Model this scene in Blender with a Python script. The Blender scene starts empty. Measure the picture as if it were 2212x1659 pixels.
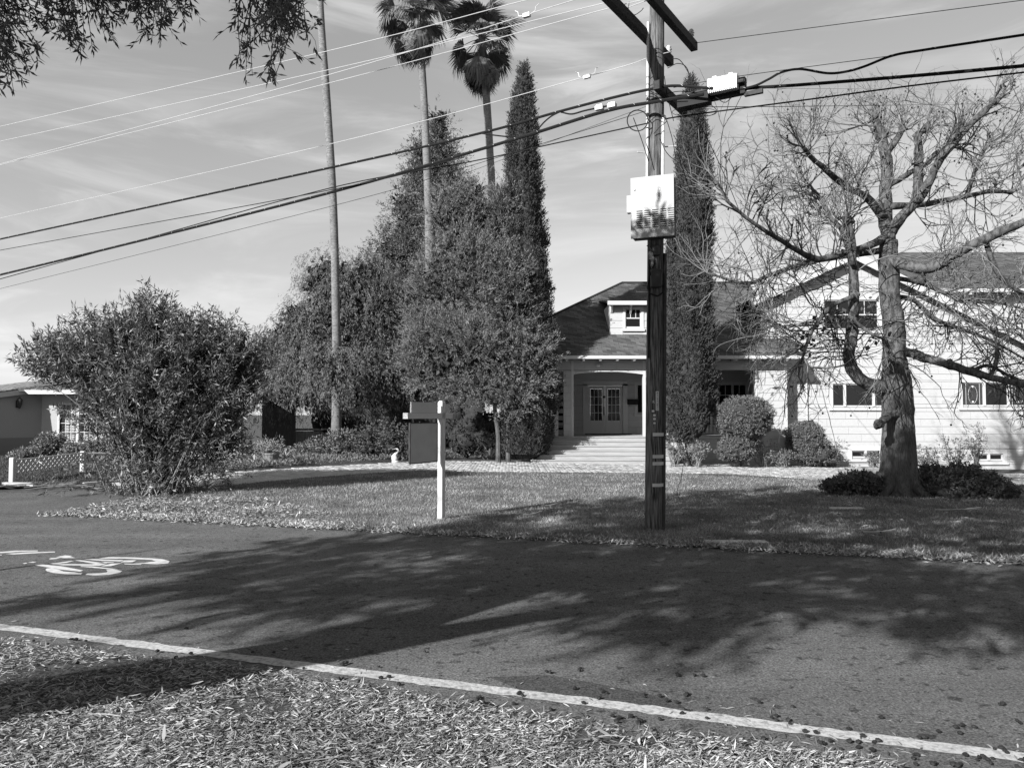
import bpy, bmesh, math
import numpy as np
from mathutils import Vector, Matrix

# ------------------------------------------------------------------ camera, sky, sun, exposure
SC = bpy.context.scene
COL = SC.collection
EYE = 1.75
PITCH = math.atan(65.5 / 1662.0)
cam_d = bpy.data.cameras.new('camera')
cam_d.sensor_width = 36.0
cam_d.lens = 36.0 * 1662.0 / 2212.0
cam_d.clip_start = 0.05
cam_d.clip_end = 3000.0
cam = bpy.data.objects.new('camera', cam_d)
COL.objects.link(cam)
cam.location = (0, 0, EYE)
cam.rotation_euler = (math.radians(90) + PITCH, 0, 0)
SC.camera = cam

SUN_AZ = math.radians(42)      # shadows fall this far to the right of straight ahead
SUN_EL = math.radians(27)
SD = np.array([math.sin(SUN_AZ) * math.cos(SUN_EL), math.cos(SUN_AZ) * math.cos(SUN_EL), -math.sin(SUN_EL)])
KSH = 1.0 / math.tan(SUN_EL)

world = bpy.data.worlds.new('World')
SC.world = world
world.use_nodes = True
wn = world.node_tree.nodes
wl = world.node_tree.links
wn.clear()
def wnode(t, **k):
    n = wn.new(t)
    for a, b in k.items():
        setattr(n, a, b)
    return n
w_out = wnode('ShaderNodeOutputWorld')
w_bg = wnode('ShaderNodeBackground')
w_sky = wnode('ShaderNodeTexSky')
w_sky.sky_type = 'NISHITA'
w_sky.sun_disc = False
w_sky.sun_elevation = SUN_EL
w_sky.sun_rotation = SUN_AZ + math.pi
w_sky.air_density = 1.0
w_sky.dust_density = 0.3
w_sky.ozone_density = 1.0
# the photograph is black and white: the sky is read through a weighted grey
w_sep = wnode('ShaderNodeSeparateColor')
wl.new(w_sky.outputs[0], w_sep.inputs[0])
def wmath(op, a, b=None, clamp=False):
    n = wnode('ShaderNodeMath', operation=op)
    n.use_clamp = clamp
    for i, v in enumerate((a, b)):
        if v is None: continue
        if isinstance(v, (int, float)): n.inputs[i].default_value = v
        else: wl.new(v, n.inputs[i])
    return n.outputs[0]
w_grey = wmath('ADD', wmath('ADD', wmath('MULTIPLY', w_sep.outputs[0], 0.30), wmath('MULTIPLY', w_sep.outputs[1], 0.50)), wmath('MULTIPLY', w_sep.outputs[2], 0.20))
# thin cirrus: a veil of streaked noise over the whole sky dome
w_tc = wnode('ShaderNodeTexCoord')
def cirrus(rot, scale, nscale, lo, hi, loc=(0, 0, 0), detail=8, distort=0.9):
    mp = wnode('ShaderNodeMapping')
    mp.inputs['Rotation'].default_value = rot
    mp.inputs['Scale'].default_value = scale
    mp.inputs['Location'].default_value = loc
    wl.new(w_tc.outputs['Generated'], mp.inputs[0])
    n = wnode('ShaderNodeTexNoise')
    n.inputs['Scale'].default_value = nscale
    n.inputs['Detail'].default_value = detail
    n.inputs['Roughness'].default_value = 0.6
    n.inputs['Distortion'].default_value = distort
    wl.new(mp.outputs[0], n.inputs['Vector'])
    r = wnode('ShaderNodeMapRange')
    r.interpolation_type = 'SMOOTHSTEP'
    r.inputs['From Min'].default_value = lo
    r.inputs['From Max'].default_value = hi
    wl.new(n.outputs[0], r.inputs['Value'])
    return r.outputs[0]
c1 = cirrus((0, math.radians(-22), 0), (1.0, 1.0, 6.0), 1.6, 0.46, 0.74, (0.3, 0.2, 0.4), 9, 1.2)
c2 = cirrus((0, math.radians(-14), 0), (1.0, 1.0, 5.0), 3.6, 0.48, 0.74, (1.1, 0.0, 0.7), 10, 1.5)
c3 = cirrus((0, 0, 0), (1.0, 1.0, 1.5), 1.6, 0.40, 0.75, (2.0, 0.0, 0.0), 3, 0.2)
cloud = wmath('ADD', wmath('MULTIPLY', c1, 0.36), wmath('MULTIPLY', wmath('MULTIPLY', c2, c3), 0.95))
cloud = wmath('ADD', cloud, 0.14, True)
w_mix = wnode('ShaderNodeMix', data_type='FLOAT')
wl.new(cloud, w_mix.inputs[0])
wl.new(w_grey, w_mix.inputs[2])
w_mix.inputs[3].default_value = 7.4
wl.new(w_mix.outputs[0], w_bg.inputs[0])
w_bg.inputs[1].default_value = 0.070
wl.new(w_bg.outputs[0], w_out.inputs[0])

sun_d = bpy.data.lights.new('sun', 'SUN')
sun_d.energy = 5.0
sun_d.angle = math.radians(0.53)
sun_d.color = (1.0, 1.0, 1.0)
sun = bpy.data.objects.new('sun', sun_d)
COL.objects.link(sun)
sun.rotation_euler = Vector(SD.tolist()).to_track_quat('-Z', 'Y').to_euler()
sun.location = (-30, -30, 40)

vs = SC.view_settings
vs.view_transform = 'Standard'
vs.look = 'None'
vs.exposure = 1.0
vs.gamma = 1.0
vs.use_curve_mapping = False
SC.render.engine = 'CYCLES'
SC.cycles.max_bounces = 5
SC.cycles.diffuse_bounces = 2
SC.cycles.glossy_bounces = 2
SC.cycles.transmission_bounces = 2
SC.cycles.transparent_max_bounces = 4

# ------------------------------------------------------------------ measuring helpers (photo measured on a 2212 x 1659 copy)
CP, SP = math.cos(PITCH), math.sin(PITCH)
def ray(px, py):
    a = (px - 1106.0) / 1662.0
    b = (829.5 - py) / 1662.0
    return np.array([a, CP - b * SP, SP + b * CP])
def P(px, py, Y):
    d = ray(px, py)
    t = Y / d[1]
    return np.array([d[0] * t, Y, EYE + d[2] * t])
def XA(px, Y, py=895): return float(P(px, py, Y)[0])
def ZA(py, Y, px=1106): return float(P(px, py, Y)[2])
def gz(x, y):
    x = np.asarray(x, float); y = np.asarray(y, float)
    t = np.clip((y - 13.5) / 9.0, 0, 1)
    t = t * t * (3 - 2 * t)
    return t * np.clip(-0.018 * (x - 3.0), -0.30, 0.34)
def G(px, py):
    d = ray(px, py)
    z = 0.0
    for _ in range(12):
        t = (z - EYE) / d[2]
        z = float(gz(d[0] * t, d[1] * t))
    return np.array([d[0] * t, d[1] * t, z])
def project(p):
    p = np.asarray(p, float)
    r = p - np.array([0, 0, EYE])
    f = r[..., 1] * CP + r[..., 2] * SP
    u = -r[..., 1] * SP + r[..., 2] * CP
    return 1106 + 1662 * r[..., 0] / f, 829.5 - 1662 * u / f, f

RN = np.random.default_rng(11)
def unit(v):
    v = np.asarray(v, float)
    return v / np.maximum(np.linalg.norm(v, axis=-1, keepdims=True), 1e-9)
def rdirs(n): return unit(RN.normal(size=(n, 3)))
def inpoly(x, y, poly):
    x = np.asarray(x); y = np.asarray(y)
    c = np.zeros(x.shape, bool)
    n = len(poly)
    j = n - 1
    for i in range(n):
        xi, yi = poly[i][0], poly[i][1]
        xj, yj = poly[j][0], poly[j][1]
        if yi != yj:
            c ^= ((yi > y) != (yj > y)) & (x < (xj - xi) * (y - yi) / (yj - yi) + xi)
        j = i
    return c

# ------------------------------------------------------------------ materials (greys: the photograph is monochrome)
MATS = {}
def new_mat(name):
    m = bpy.data.materials.new(name)
    m.use_nodes = True
    m.node_tree.nodes.clear()
    MATS[name] = m
    return m, m.node_tree.nodes, m.node_tree.links
def surface(name, base, rough=0.8, var=0.25, scale=6.0, stretch=(1, 1, 1), bump=0.2, bump_scale=None, spec=0.3, detail=6,
            island=0.0, dist=0.02, metal=0.0, low=None, lowscale=0.7, contrast=(0.3, 0.7)):
    m, N, L = new_mat(name)
    out = N.new('ShaderNodeOutputMaterial')
    b = N.new('ShaderNodeBsdfPrincipled')
    L.new(b.outputs[0], out.inputs[0])
    b.inputs['Roughness'].default_value = rough
    b.inputs['Metallic'].default_value = metal
    b.inputs['Specular IOR Level'].default_value = spec
    tc = N.new('ShaderNodeTexCoord')
    mp = N.new('ShaderNodeMapping')
    mp.inputs['Scale'].default_value = stretch
    L.new(tc.outputs['Object'], mp.inputs[0])
    n = N.new('ShaderNodeTexNoise')
    n.inputs['Scale'].default_value = scale
    n.inputs['Detail'].default_value = detail
    n.inputs['Roughness'].default_value = 0.65
    L.new(mp.outputs[0], n.inputs['Vector'])
    r = N.new('ShaderNodeValToRGB')
    r.color_ramp.elements[0].position = contrast[0]
    r.color_ramp.elements[1].position = contrast[1]
    lo, hi = base * (1 - var), base * (1 + var)
    r.color_ramp.elements[0].color = (lo, lo, lo, 1)
    r.color_ramp.elements[1].color = (hi, hi, hi, 1)
    L.new(n.outputs[0], r.inputs[0])
    col = r.outputs[0]
    def mult(col, fac_out, a, bb):
        mr = N.new('ShaderNodeMapRange')
        mr.inputs['To Min'].default_value = a
        mr.inputs['To Max'].default_value = bb
        L.new(fac_out, mr.inputs['Value'])
        mx = N.new('ShaderNodeMix'); mx.data_type = 'RGBA'; mx.blend_type = 'MULTIPLY'
        mx.inputs[0].default_value = 1.0
        L.new(col, mx.inputs[6])
        L.new(mr.outputs[0], mx.inputs[7])
        return mx.outputs[2]
    if low:
        n2 = N.new('ShaderNodeTexNoise')
        n2.inputs['Scale'].default_value = lowscale
        n2.inputs['Detail'].default_value = 3
        L.new(mp.outputs[0], n2.inputs['Vector'])
        col = mult(col, n2.outputs[0], 1 - low, 1 + low)
    if island:
        ge = N.new('ShaderNodeNewGeometry')
        col = mult(col, ge.outputs['Random Per Island'], 1 - island, 1 + island)
    L.new(col, b.inputs['Base Color'])
    if bump:
        bp = N.new('ShaderNodeBump')
        bp.inputs['Strength'].default_value = bump
        bp.inputs['Distance'].default_value = dist
        if bump_scale:
            n3 = N.new('ShaderNodeTexNoise')
            n3.inputs['Scale'].default_value = bump_scale
            n3.inputs['Detail'].default_value = 4
            L.new(mp.outputs[0], n3.inputs['Vector'])
            L.new(n3.outputs[0], bp.inputs['Height'])
        else:
            L.new(n.outputs[0], bp.inputs['Height'])
        L.new(bp.outputs[0], b.inputs['Normal'])
    return m
def leafmat(name, base, island=0.5, trans=0.25, rough=0.6, spec=0.25, patch=0.0):
    m, N, L = new_mat(name)
    out = N.new('ShaderNodeOutputMaterial')
    b = N.new('ShaderNodeBsdfPrincipled')
    b.inputs['Roughness'].default_value = rough
    b.inputs['Specular IOR Level'].default_value = spec
    ge = N.new('ShaderNodeNewGeometry')
    mr = N.new('ShaderNodeMapRange')
    mr.inputs['To Min'].default_value = base * (1 - island)
    mr.inputs['To Max'].default_value = base * (1 + island)
    L.new(ge.outputs['Random Per Island'], mr.inputs['Value'])
    col = mr.outputs[0]
    if patch:
        tc = N.new('ShaderNodeTexCoord'); n = N.new('ShaderNodeTexNoise'); n.inputs['Scale'].default_value = 1.1; n.inputs['Detail'].default_value = 5
        L.new(tc.outputs['Object'], n.inputs['Vector'])
        m2 = N.new('ShaderNodeMapRange')
        for k, x in zip(('From Min', 'From Max', 'To Min', 'To Max'), (0.32, 0.68, 1 - patch, 1 + patch)): m2.inputs[k].default_value = x
        L.new(n.outputs[0], m2.inputs['Value'])
        mu = N.new('ShaderNodeMath'); mu.operation = 'MULTIPLY'; L.new(col, mu.inputs[0]); L.new(m2.outputs[0], mu.inputs[1]); col = mu.outputs[0]
    L.new(col, b.inputs['Base Color'])
    if trans:
        t = N.new('ShaderNodeBsdfTranslucent')
        L.new(col, t.inputs[0])
        mx = N.new('ShaderNodeMixShader')
        mx.inputs[0].default_value = trans
        L.new(b.outputs[0], mx.inputs[1]); L.new(t.outputs[0], mx.inputs[2])
        L.new(mx.outputs[0], out.inputs[0])
    else:
        L.new(b.outputs[0], out.inputs[0])
    return m
def glassmat(name, base=0.012, rough=0.04):
    m, N, L = new_mat(name)
    out = N.new('ShaderNodeOutputMaterial')
    b = N.new('ShaderNodeBsdfPrincipled')
    b.inputs['Base Color'].default_value = (base, base, base, 1)
    b.inputs['Roughness'].default_value = rough
    b.inputs['Specular IOR Level'].default_value = 0.22
    L.new(b.outputs[0], out.inputs[0])
    return m
def roofmat(name, base):
    """asphalt shingles: each tab of a course takes its own grey"""
    m, N, L = new_mat(name)
    out = N.new('ShaderNodeOutputMaterial')
    b = N.new('ShaderNodeBsdfPrincipled')
    b.inputs['Roughness'].default_value = 0.9
    b.inputs['Specular IOR Level'].default_value = 0.2
    tc = N.new('ShaderNodeTexCoord')
    sx = N.new('ShaderNodeSeparateXYZ'); L.new(tc.outputs['UV'], sx.inputs[0])
    br = N.new('ShaderNodeTexBrick')
    br.inputs['Scale'].default_value = 1.0
    br.inputs['Brick Width'].default_value = 0.33
    br.inputs['Row Height'].default_value = 0.15
    br.inputs['Mortar Size'].default_value = 0.006
    br.inputs['Color1'].default_value = (base * 0.6,) * 3 + (1,)
    br.inputs['Color2'].default_value = (base * 1.45,) * 3 + (1,)
    br.inputs['Mortar'].default_value = (base * 0.35,) * 3 + (1,)
    L.new(tc.outputs['UV'], br.inputs['Vector'])
    n = N.new('ShaderNodeTexNoise'); n.inputs['Scale'].default_value = 0.8; n.inputs['Detail'].default_value = 5
    L.new(tc.outputs['UV'], n.inputs['Vector'])
    mr = N.new('ShaderNodeMapRange'); mr.inputs['To Min'].default_value = 0.6; mr.inputs['To Max'].default_value = 1.4
    L.new(n.outputs[0], mr.inputs['Value'])
    mx = N.new('ShaderNodeMix'); mx.data_type = 'RGBA'; mx.blend_type = 'MULTIPLY'; mx.inputs[0].default_value = 1
    L.new(br.outputs[0], mx.inputs[6]); L.new(mr.outputs[0], mx.inputs[7])
    L.new(mx.outputs[2], b.inputs['Base Color'])
    L.new(b.outputs[0], out.inputs[0])
    return m
def asphaltmat(name, base, spots=True):
    m, N, L = new_mat(name)
    out = N.new('ShaderNodeOutputMaterial')
    b = N.new('ShaderNodeBsdfPrincipled')
    b.inputs['Roughness'].default_value = 0.95
    b.inputs['Specular IOR Level'].default_value = 0.03
    tc = N.new('ShaderNodeTexCoord')
    def noise(scale, detail=4, rough=0.6):
        n = N.new('ShaderNodeTexNoise'); n.inputs['Scale'].default_value = scale
        n.inputs['Detail'].default_value = detail; n.inputs['Roughness'].default_value = rough
        L.new(tc.outputs['Object'], n.inputs['Vector']); return n.outputs[0]
    def mrange(v, a, bb, c, d):
        mr = N.new('ShaderNodeMapRange'); mr.clamp = True
        for k, x in zip(('From Min', 'From Max', 'To Min', 'To Max'), (a, bb, c, d)): mr.inputs[k].default_value = x
        L.new(v, mr.inputs['Value']); return mr.outputs[0]
    def mul(a, bb):
        n = N.new('ShaderNodeMath'); n.operation = 'MULTIPLY'
        for i, v in enumerate((a, bb)):
            if isinstance(v, float): n.inputs[i].default_value = v
            else: L.new(v, n.inputs[i])
        return n.outputs[0]
    v = mul(mrange(noise(62.0, 3, 0.75), 0.33, 0.67, 0.35, 1.65), base)
    v = mul(v, mrange(noise(1.3, 5), 0.3, 0.7, 0.84, 1.16))
    v = mul(v, mrange(noise(20.0, 4, 0.75), 0.3, 0.7, 0.7, 1.3))
    if spots:
        mp = N.new('ShaderNodeMapping'); mp.inputs['Rotation'].default_value = (0, 0, math.radians(18)); mp.inputs['Scale'].default_value = (0.12, 1.3, 1)
        L.new(tc.outputs['Object'], mp.inputs[0])
        nl = N.new('ShaderNodeTexNoise'); nl.inputs['Scale'].default_value = 1.0; nl.inputs['Detail'].default_value = 5
        L.new(mp.outputs[0], nl.inputs['Vector'])
        v = mul(v, mrange(nl.outputs[0], 0.3, 0.7, 0.84, 1.16))       # wheel tracks and old seal coat
        v = mul(v, mrange(noise(9.0, 2), 0.60, 0.67, 1.0, 0.5))      # drip stains
        v = mul(v, mrange(noise(22.0, 2), 0.62, 0.68, 1.0, 0.45))
        vo = N.new('ShaderNodeTexVoronoi'); vo.inputs['Scale'].default_value = 5.0
        L.new(tc.outputs['Object'], vo.inputs['Vector'])
        v = mul(v, mrange(vo.outputs['Distance'], 0.03, 0.05, 2.4, 1.0))    # pale specks
    L.new(v, b.inputs['Base Color'])
    bp = N.new('ShaderNodeBump'); bp.inputs['Strength'].default_value = 0.55; bp.inputs['Distance'].default_value = 0.006
    L.new(noise(120.0, 3, 0.7), bp.inputs['Height'])
    L.new(bp.outputs[0], b.inputs['Normal'])
    L.new(b.outputs[0], out.inputs[0])
    return m

asphaltmat('asphalt', 0.110)
asphaltmat('old asphalt', 0.10, False)
surface('road paint', 0.31, 0.9, 0.42, 26, bump=0.4, low=0.25, lowscale=2.5, contrast=(0.3, 0.55), spec=0.05)
surface('marking paint', 0.5, 0.75, 0.22, 14, bump=0.2)
surface('soil', 0.055, 0.95, 0.5, 9, bump=0.8, dist=0.04)
surface('lawn turf', 0.125, 0.95, spec=0.03, var=0.45, scale=22, bump=0.9, bump_scale=45, dist=0.03, low=0.4, lowscale=0.9)
surface('shaded turf', 0.05, 0.95, spec=0.03, var=0.45, scale=22, bump=0.9, bump_scale=45, dist=0.03, low=0.4)  # darker copy of lawn turf: the side lawn's shade is in its colour
surface('paver', 0.37, 0.85, 0.14, 30, bump=0.25, island=0.16)
surface('paver joint', 0.16, 0.95, 0.3, 12, bump=0.4)
surface('white paint', 0.44, 0.55, 0.03, 3, bump=0.04, spec=0.3)
surface('siding', 0.37, 0.7, 0.05, 5, (1, 1, 3), bump=0.12, island=0.05, low=0.05)
surface('wall backing', 0.24, 0.9, 0.1, 4, bump=0)
surface('grey trim', 0.38, 0.7, 0.05, 4, bump=0.05)
surface('porch floor', 0.35, 0.7, 0.25, 5, (1, 6, 1), bump=0.15)
surface('step wood', 0.29, 0.75, 0.14, 3, (0.6, 8, 8), bump=0.15, low=0.12)
roofmat('roof shingle', 0.085)
roofmat('neighbour shingle', 0.11)
surface('stucco', 0.32, 0.9, 0.06, 40, bump=0.5, dist=0.006, low=0.08)
surface('shaded stucco', 0.24, 0.9, 0.08, 40, bump=0.5, dist=0.006, low=0.08)  # copy of stucco with the side wall's shade put into the colour
surface('stucco base', 0.15, 0.9, 0.08, 40, bump=0.5, dist=0.006)
surface('dark soffit', 0.30, 0.8, 0.1, 4, bump=0.05)
surface('black metal', 0.02, 0.7, 0.2, 8, bump=0.05, spec=0.15)
surface('dark metal', 0.045, 0.7, 0.2, 10, bump=0.1, spec=0.15)
surface('galvanised', 0.42, 0.5, 0.12, 10, bump=0.05, spec=0.5)
surface('cabinet paint', 0.32, 0.5, 0.05, 3, bump=0.03, low=0.08)
surface('alloy', 0.55, 0.4, 0.08, 12, bump=0.05, spec=0.5)
surface('pole wood', 0.10, 0.95, 0.75, 9, (6, 6, 0.3), bump=1.0, dist=0.02, contrast=(0.38, 0.62), spec=0.1, low=0.3)
surface('arm wood', 0.035, 0.9, 0.4, 9, (3, 3, 3), bump=0.4)
surface('cable', 0.012, 0.7, 0.2, 8, bump=0, spec=0.15)
surface('bare wire', 0.42, 0.35, 0.1, 8, bump=0, spec=0.6)
surface('grey board', 0.36, 0.6, 0.12, 3, bump=0.02)
surface('pale board', 0.40, 0.6, 0.08, 3, bump=0.02)
surface('fence wood', 0.30, 0.9, 0.35, 8, (6, 6, 0.5), bump=0.4, low=0.2)
surface('gate wood', 0.09, 0.9, 0.3, 8, (6, 6, 0.5), bump=0.4)
surface('palm trunk', 0.14, 0.9, 0.55, 9, (1.0, 1.0, 3.0), bump=0.6, dist=0.02, low=0.35, lowscale=0.6)
surface('plane bark', 0.07, 0.9, 0.6, 6, (2.2, 2.2, 0.9), bump=1.0, dist=0.04, low=0.35, lowscale=1.6, contrast=(0.4, 0.6))
surface('rough bark', 0.085, 0.95, 0.55, 11, (3.5, 3.5, 0.6), bump=1.0, dist=0.05)
surface('twig', 0.14, 0.8, 0.3, 8, bump=0)
surface('dark twig', 0.06, 0.85, 0.3, 8, bump=0)
surface('oleander stem', 0.16, 0.85, 0.3, 10, bump=0.2)
surface('crown shade', 0.03, 0.95, 0.5, 6, bump=0.6, dist=0.05)  # solid crown cores: near-black colour stands in for shade in the gaps
surface('seed pod', 0.018, 0.7, 0.3, 20, bump=0.2)
surface('terracotta', 0.16, 0.85, 0.2, 8, bump=0.1)
surface('statue', 0.5, 0.6, 0.1, 10, bump=0.1)
surface('concrete', 0.38, 0.9, 0.2, 14, bump=0.3, low=0.15)
surface('blind', 0.48, 0.6, 0.05, 4, bump=0)
surface('stained glass', 0.03, 0.2, 0.5, 16, bump=0.2, spec=0.5)
glassmat('window glass')
leafmat('oleander leaf', 0.112, 0.45, 0.18, 0.42, 0.45)
leafmat('pepper leaf', 0.165, 0.5, 0.3)
leafmat('juniper leaf', 0.165, 0.5, 0.15, 0.75)
leafmat('redwood leaf', 0.1, 0.5, 0.15, 0.75)
leafmat('cypress leaf', 0.05, 0.5, 0.10, 0.8)
leafmat('shaded leaf', 0.045, 0.5, 0.05, 0.9, 0.05)  # leaf colour darkened to paint the shade inside crowns and hedge
leafmat('hedge leaf', 0.135, 0.55, 0.2, 0.5)
leafmat('ivy leaf', 0.08, 0.5, 0.15, 0.5)
leafmat('rose leaf', 0.16, 0.6, 0.25, 0.5)
leafmat('palm leaf', 0.13, 0.45, 0.2, 0.5, 0.4)
leafmat('dead palm leaf', 0.13, 0.4, 0.2, 0.7)
leafmat('grass blade', 0.21, 0.6, 0.2, 0.9, 0.05, 0.5)
leafmat('shaded grass blade', 0.085, 0.6, 0.2, 0.9, 0.05)  # darker copy of grass blade, coloured as if in shade
leafmat('litter leaf', 0.25, 0.8, 0.05, 0.7, 0.2, 0.35)
leafmat('dry leaf', 0.24, 0.65, 0.1, 0.8, 0.1, 0.4)
leafmat('eucalypt leaf', 0.11, 0.5, 0.15, 0.5)
leafmat('agave leaf', 0.22, 0.4, 0.15, 0.6)
M = MATS

# ------------------------------------------------------------------ mesh helpers
def mesh_np(name, verts, faces):
    verts = np.ascontiguousarray(verts, np.float32); faces = np.ascontiguousarray(faces, np.int32)
    me = bpy.data.meshes.new(name)
    n, (m, k) = len(verts), faces.shape
    me.vertices.add(n); me.vertices.foreach_set('co', verts.ravel())
    me.loops.add(m * k); me.loops.foreach_set('vertex_index', faces.ravel())
    me.polygons.add(m)
    me.polygons.foreach_set('loop_start', np.arange(0, m * k, k, dtype=np.int32))
    me.update(calc_edges=True)
    return me
class MB:
    """collects pieces of ONE part: boxes, tubes, polygons (local to the part's thing)"""
    def __init__(s): s.v = []; s.f = []; s.uv = None
    def add(s, v, f):
        o = len(s.v)
        s.v.extend([tuple(map(float, p)) for p in v])
        s.f.extend([tuple(int(i) + o for i in q) for q in f])
        return s
    def box(s, x0, x1, y0, y1, z0, z1, bev=0.0):
        x0, x1 = min(x0, x1), max(x0, x1); y0, y1 = min(y0, y1), max(y0, y1); z0, z1 = min(z0, z1), max(z0, z1)
        b = min(bev, (x1 - x0) * .4, (y1 - y0) * .4, (z1 - z0) * .4)
        if b <= 0:
            v = [(x0, y0, z0), (x1, y0, z0), (x1, y1, z0), (x0, y1, z0), (x0, y0, z1), (x1, y0, z1), (x1, y1, z1), (x0, y1, z1)]
            f = [(0, 3, 2, 1), (4, 5, 6, 7), (0, 1, 5, 4), (1, 2, 6, 5), (2, 3, 7, 6), (3, 0, 4, 7)]
            return s.add(v, f)
        bm = bmesh.new()
        bmesh.ops.create_cube(bm, size=1.0)
        for q in bm.verts:
            q.co = ((x0 + x1) / 2 + q.co.x * (x1 - x0), (y0 + y1) / 2 + q.co.y * (y1 - y0), (z0 + z1) / 2 + q.co.z * (z1 - z0))
        bmesh.ops.bevel(bm, geom=bm.edges[:], offset=b, segments=1, affect='EDGES')
        bm.verts.index_update()
        s.add([q.co[:] for q in bm.verts], [[q.index for q in fc.verts] for fc in bm.faces])
        bm.free(); return s
    def obox(s, c, ax, ay, az, hx, hy, hz):
        c, ax, ay, az = (np.asarray(q, float) for q in (c, ax, ay, az))
        v = []
        for k in (-1, 1):
            for i, j in ((-1, -1), (1, -1), (1, 1), (-1, 1)):
                v.append(c + ax * hx * i + ay * hy * j + az * hz * k)
        return s.add(v, [(0, 3, 2, 1), (4, 5, 6, 7), (0, 1, 5, 4), (1, 2, 6, 5), (2, 3, 7, 6), (3, 0, 4, 7)])
    def tube(s, path, rad, k=8, cap=True):
        v, f = tube_np(path, rad, k)
        s.add(v, f)
        if cap:
            o = len(s.v) - len(v)
            s.f.append(tuple(o + i for i in range(k))[::-1]); n = len(path)
            s.f.append(tuple(o + (n - 1) * k + i for i in range(k)))
        return s
    def prism(s, poly, d):
        """polygon (list of 3d points) pushed along vector d"""
        n = len(poly); d = np.asarray(d, float)
        v = [np.asarray(p, float) for p in poly] + [np.asarray(p, float) + d for p in poly]
        f = [tuple(range(n)), tuple(range(2 * n - 1, n - 1, -1))] + [(i, (i + 1) % n, n + (i + 1) % n, n + i) for i in range(n)]
        return s.add(v, f)
    def lathe(s, c, prof, k=16):
        v = []; f = []
        for r, z in prof:
            for i in range(k):
                a = 2 * math.pi * i / k
                v.append((c[0] + r * math.cos(a), c[1] + r * math.sin(a), c[2] + z))
        for j in range(len(prof) - 1):
            for i in range(k):
                f.append((j * k + i, j * k + (i + 1) % k, (j + 1) * k + (i + 1) % k, (j + 1) * k + i))
        f.append(tuple(range(k))[::-1]); f.append(tuple((len(prof) - 1) * k + i for i in range(k)))
        return s.add(v, f)
    def mesh(s, name):
        me = bpy.data.meshes.new(name)
        me.from_pydata(s.v, [], s.f)
        bm = bmesh.new(); bm.from_mesh(me); bmesh.ops.recalc_face_normals(bm, faces=bm.faces); bm.to_mesh(me); bm.free()
        me.update()
        return me
def tube_np(path, rad, k=6):
    p = np.asarray(path, float); n = len(p)
    r = np.broadcast_to(np.asarray(rad, float), (n,))
    t = np.empty_like(p)
    t[1:-1] = p[2:] - p[:-2]; t[0] = p[1] - p[0]; t[-1] = p[-1] - p[-2]
    t = unit(t)
    m = unit(t.mean(0) + 1e-6)
    ref = np.array([0, 0, 1.0]) if abs(m[2]) < 0.8 else np.array([1.0, 0, 0])
    a = unit(np.cross(t, ref)); b = np.cross(t, a)
    ang = np.arange(k) * 2 * math.pi / k
    v = p[:, None, :] + r[:, None, None] * (a[:, None, :] * np.cos(ang)[None, :, None] + b[:, None, :] * np.sin(ang)[None, :, None])
    i = np.arange(n - 1)[:, None] * k; j = np.arange(k)[None, :]; j2 = (j + 1) % k
    f = np.stack([i + j, i + j2, i + k + j2, i + k + j], -1).reshape(-1, 4)
    return v.reshape(-1, 3), f
class Quads:
    """many quads for ONE part (leaves, twigs)"""
    def __init__(s): s.v = []; s.f = []; s.n = 0
    def add(s, v, f):
        s.v.append(np.asarray(v, float)); s.f.append(np.asarray(f) + s.n); s.n += len(v)
    def tube(s, path, rad, k=4): s.add(*tube_np(path, rad, k))
    def leaves(s, p, d, l, w, side=None, wide=0.45):
        p = np.asarray(p, float); n = len(p)
        d = unit(d); l = np.broadcast_to(l, (n,))[:, None]; w = np.broadcast_to(w, (n,))[:, None]
        sd = unit(np.cross(d, rdirs(n) if side is None else side))
        v = np.stack([p, p + d * l * wide + sd * w / 2, p + d * l, p + d * l * wide - sd * w / 2], 1).reshape(-1, 3)
        s.add(v, np.arange(4 * n).reshape(n, 4))
    def bent(s, p, d, l, w, up, drop):
        """two-quad leaf that bends: base, middle pair, tip"""
        p = np.asarray(p, float); n = len(p); d = unit(d)
        l = np.broadcast_to(l, (n,))[:, None]; w = np.broadcast_to(w, (n,))[:, None]; drop = np.broadcast_to(drop, (n,))[:, None]
        sd = unit(np.cross(d, up)); up = unit(up)
        a = p + d * l * .33; b = p + d * l * .70 - up * drop * .35 * l; t = p + d * l - up * drop * l
        w0 = w * .5
        v = np.stack([p - sd * w0 * .25, p + sd * w0 * .25, a + sd * w0, a - sd * w0, b + sd * w0 * .8, b - sd * w0 * .8, t + sd * w0 * .12, t - sd * w0 * .12], 1).reshape(-1, 3)
        k = np.arange(n)[:, None, None] * 8
        f = (k + np.array([[0, 1, 2, 3], [3, 2, 4, 5], [5, 4, 6, 7]])[None]).reshape(-1, 4)
        s.add(v, f)
    def fill(s, blobs, n, l, w, lo=.4, hi=.78):
        b = np.array(blobs); a = b[:, 3] * b[:, 5] + .02
        i = RN.choice(len(b), n, p=a / a.sum()); p = b[i, :3] + rdirs(n) * RN.uniform(lo, hi, (n, 1)) * b[i, 3:6]
        s.leaves(p, rdirs(n), RN.uniform(.6, 1.3, n) * l, RN.uniform(.6, 1.2, n) * w)
    def mesh(s, name): return mesh_np(name, np.concatenate(s.v), np.concatenate(s.f))
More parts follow.
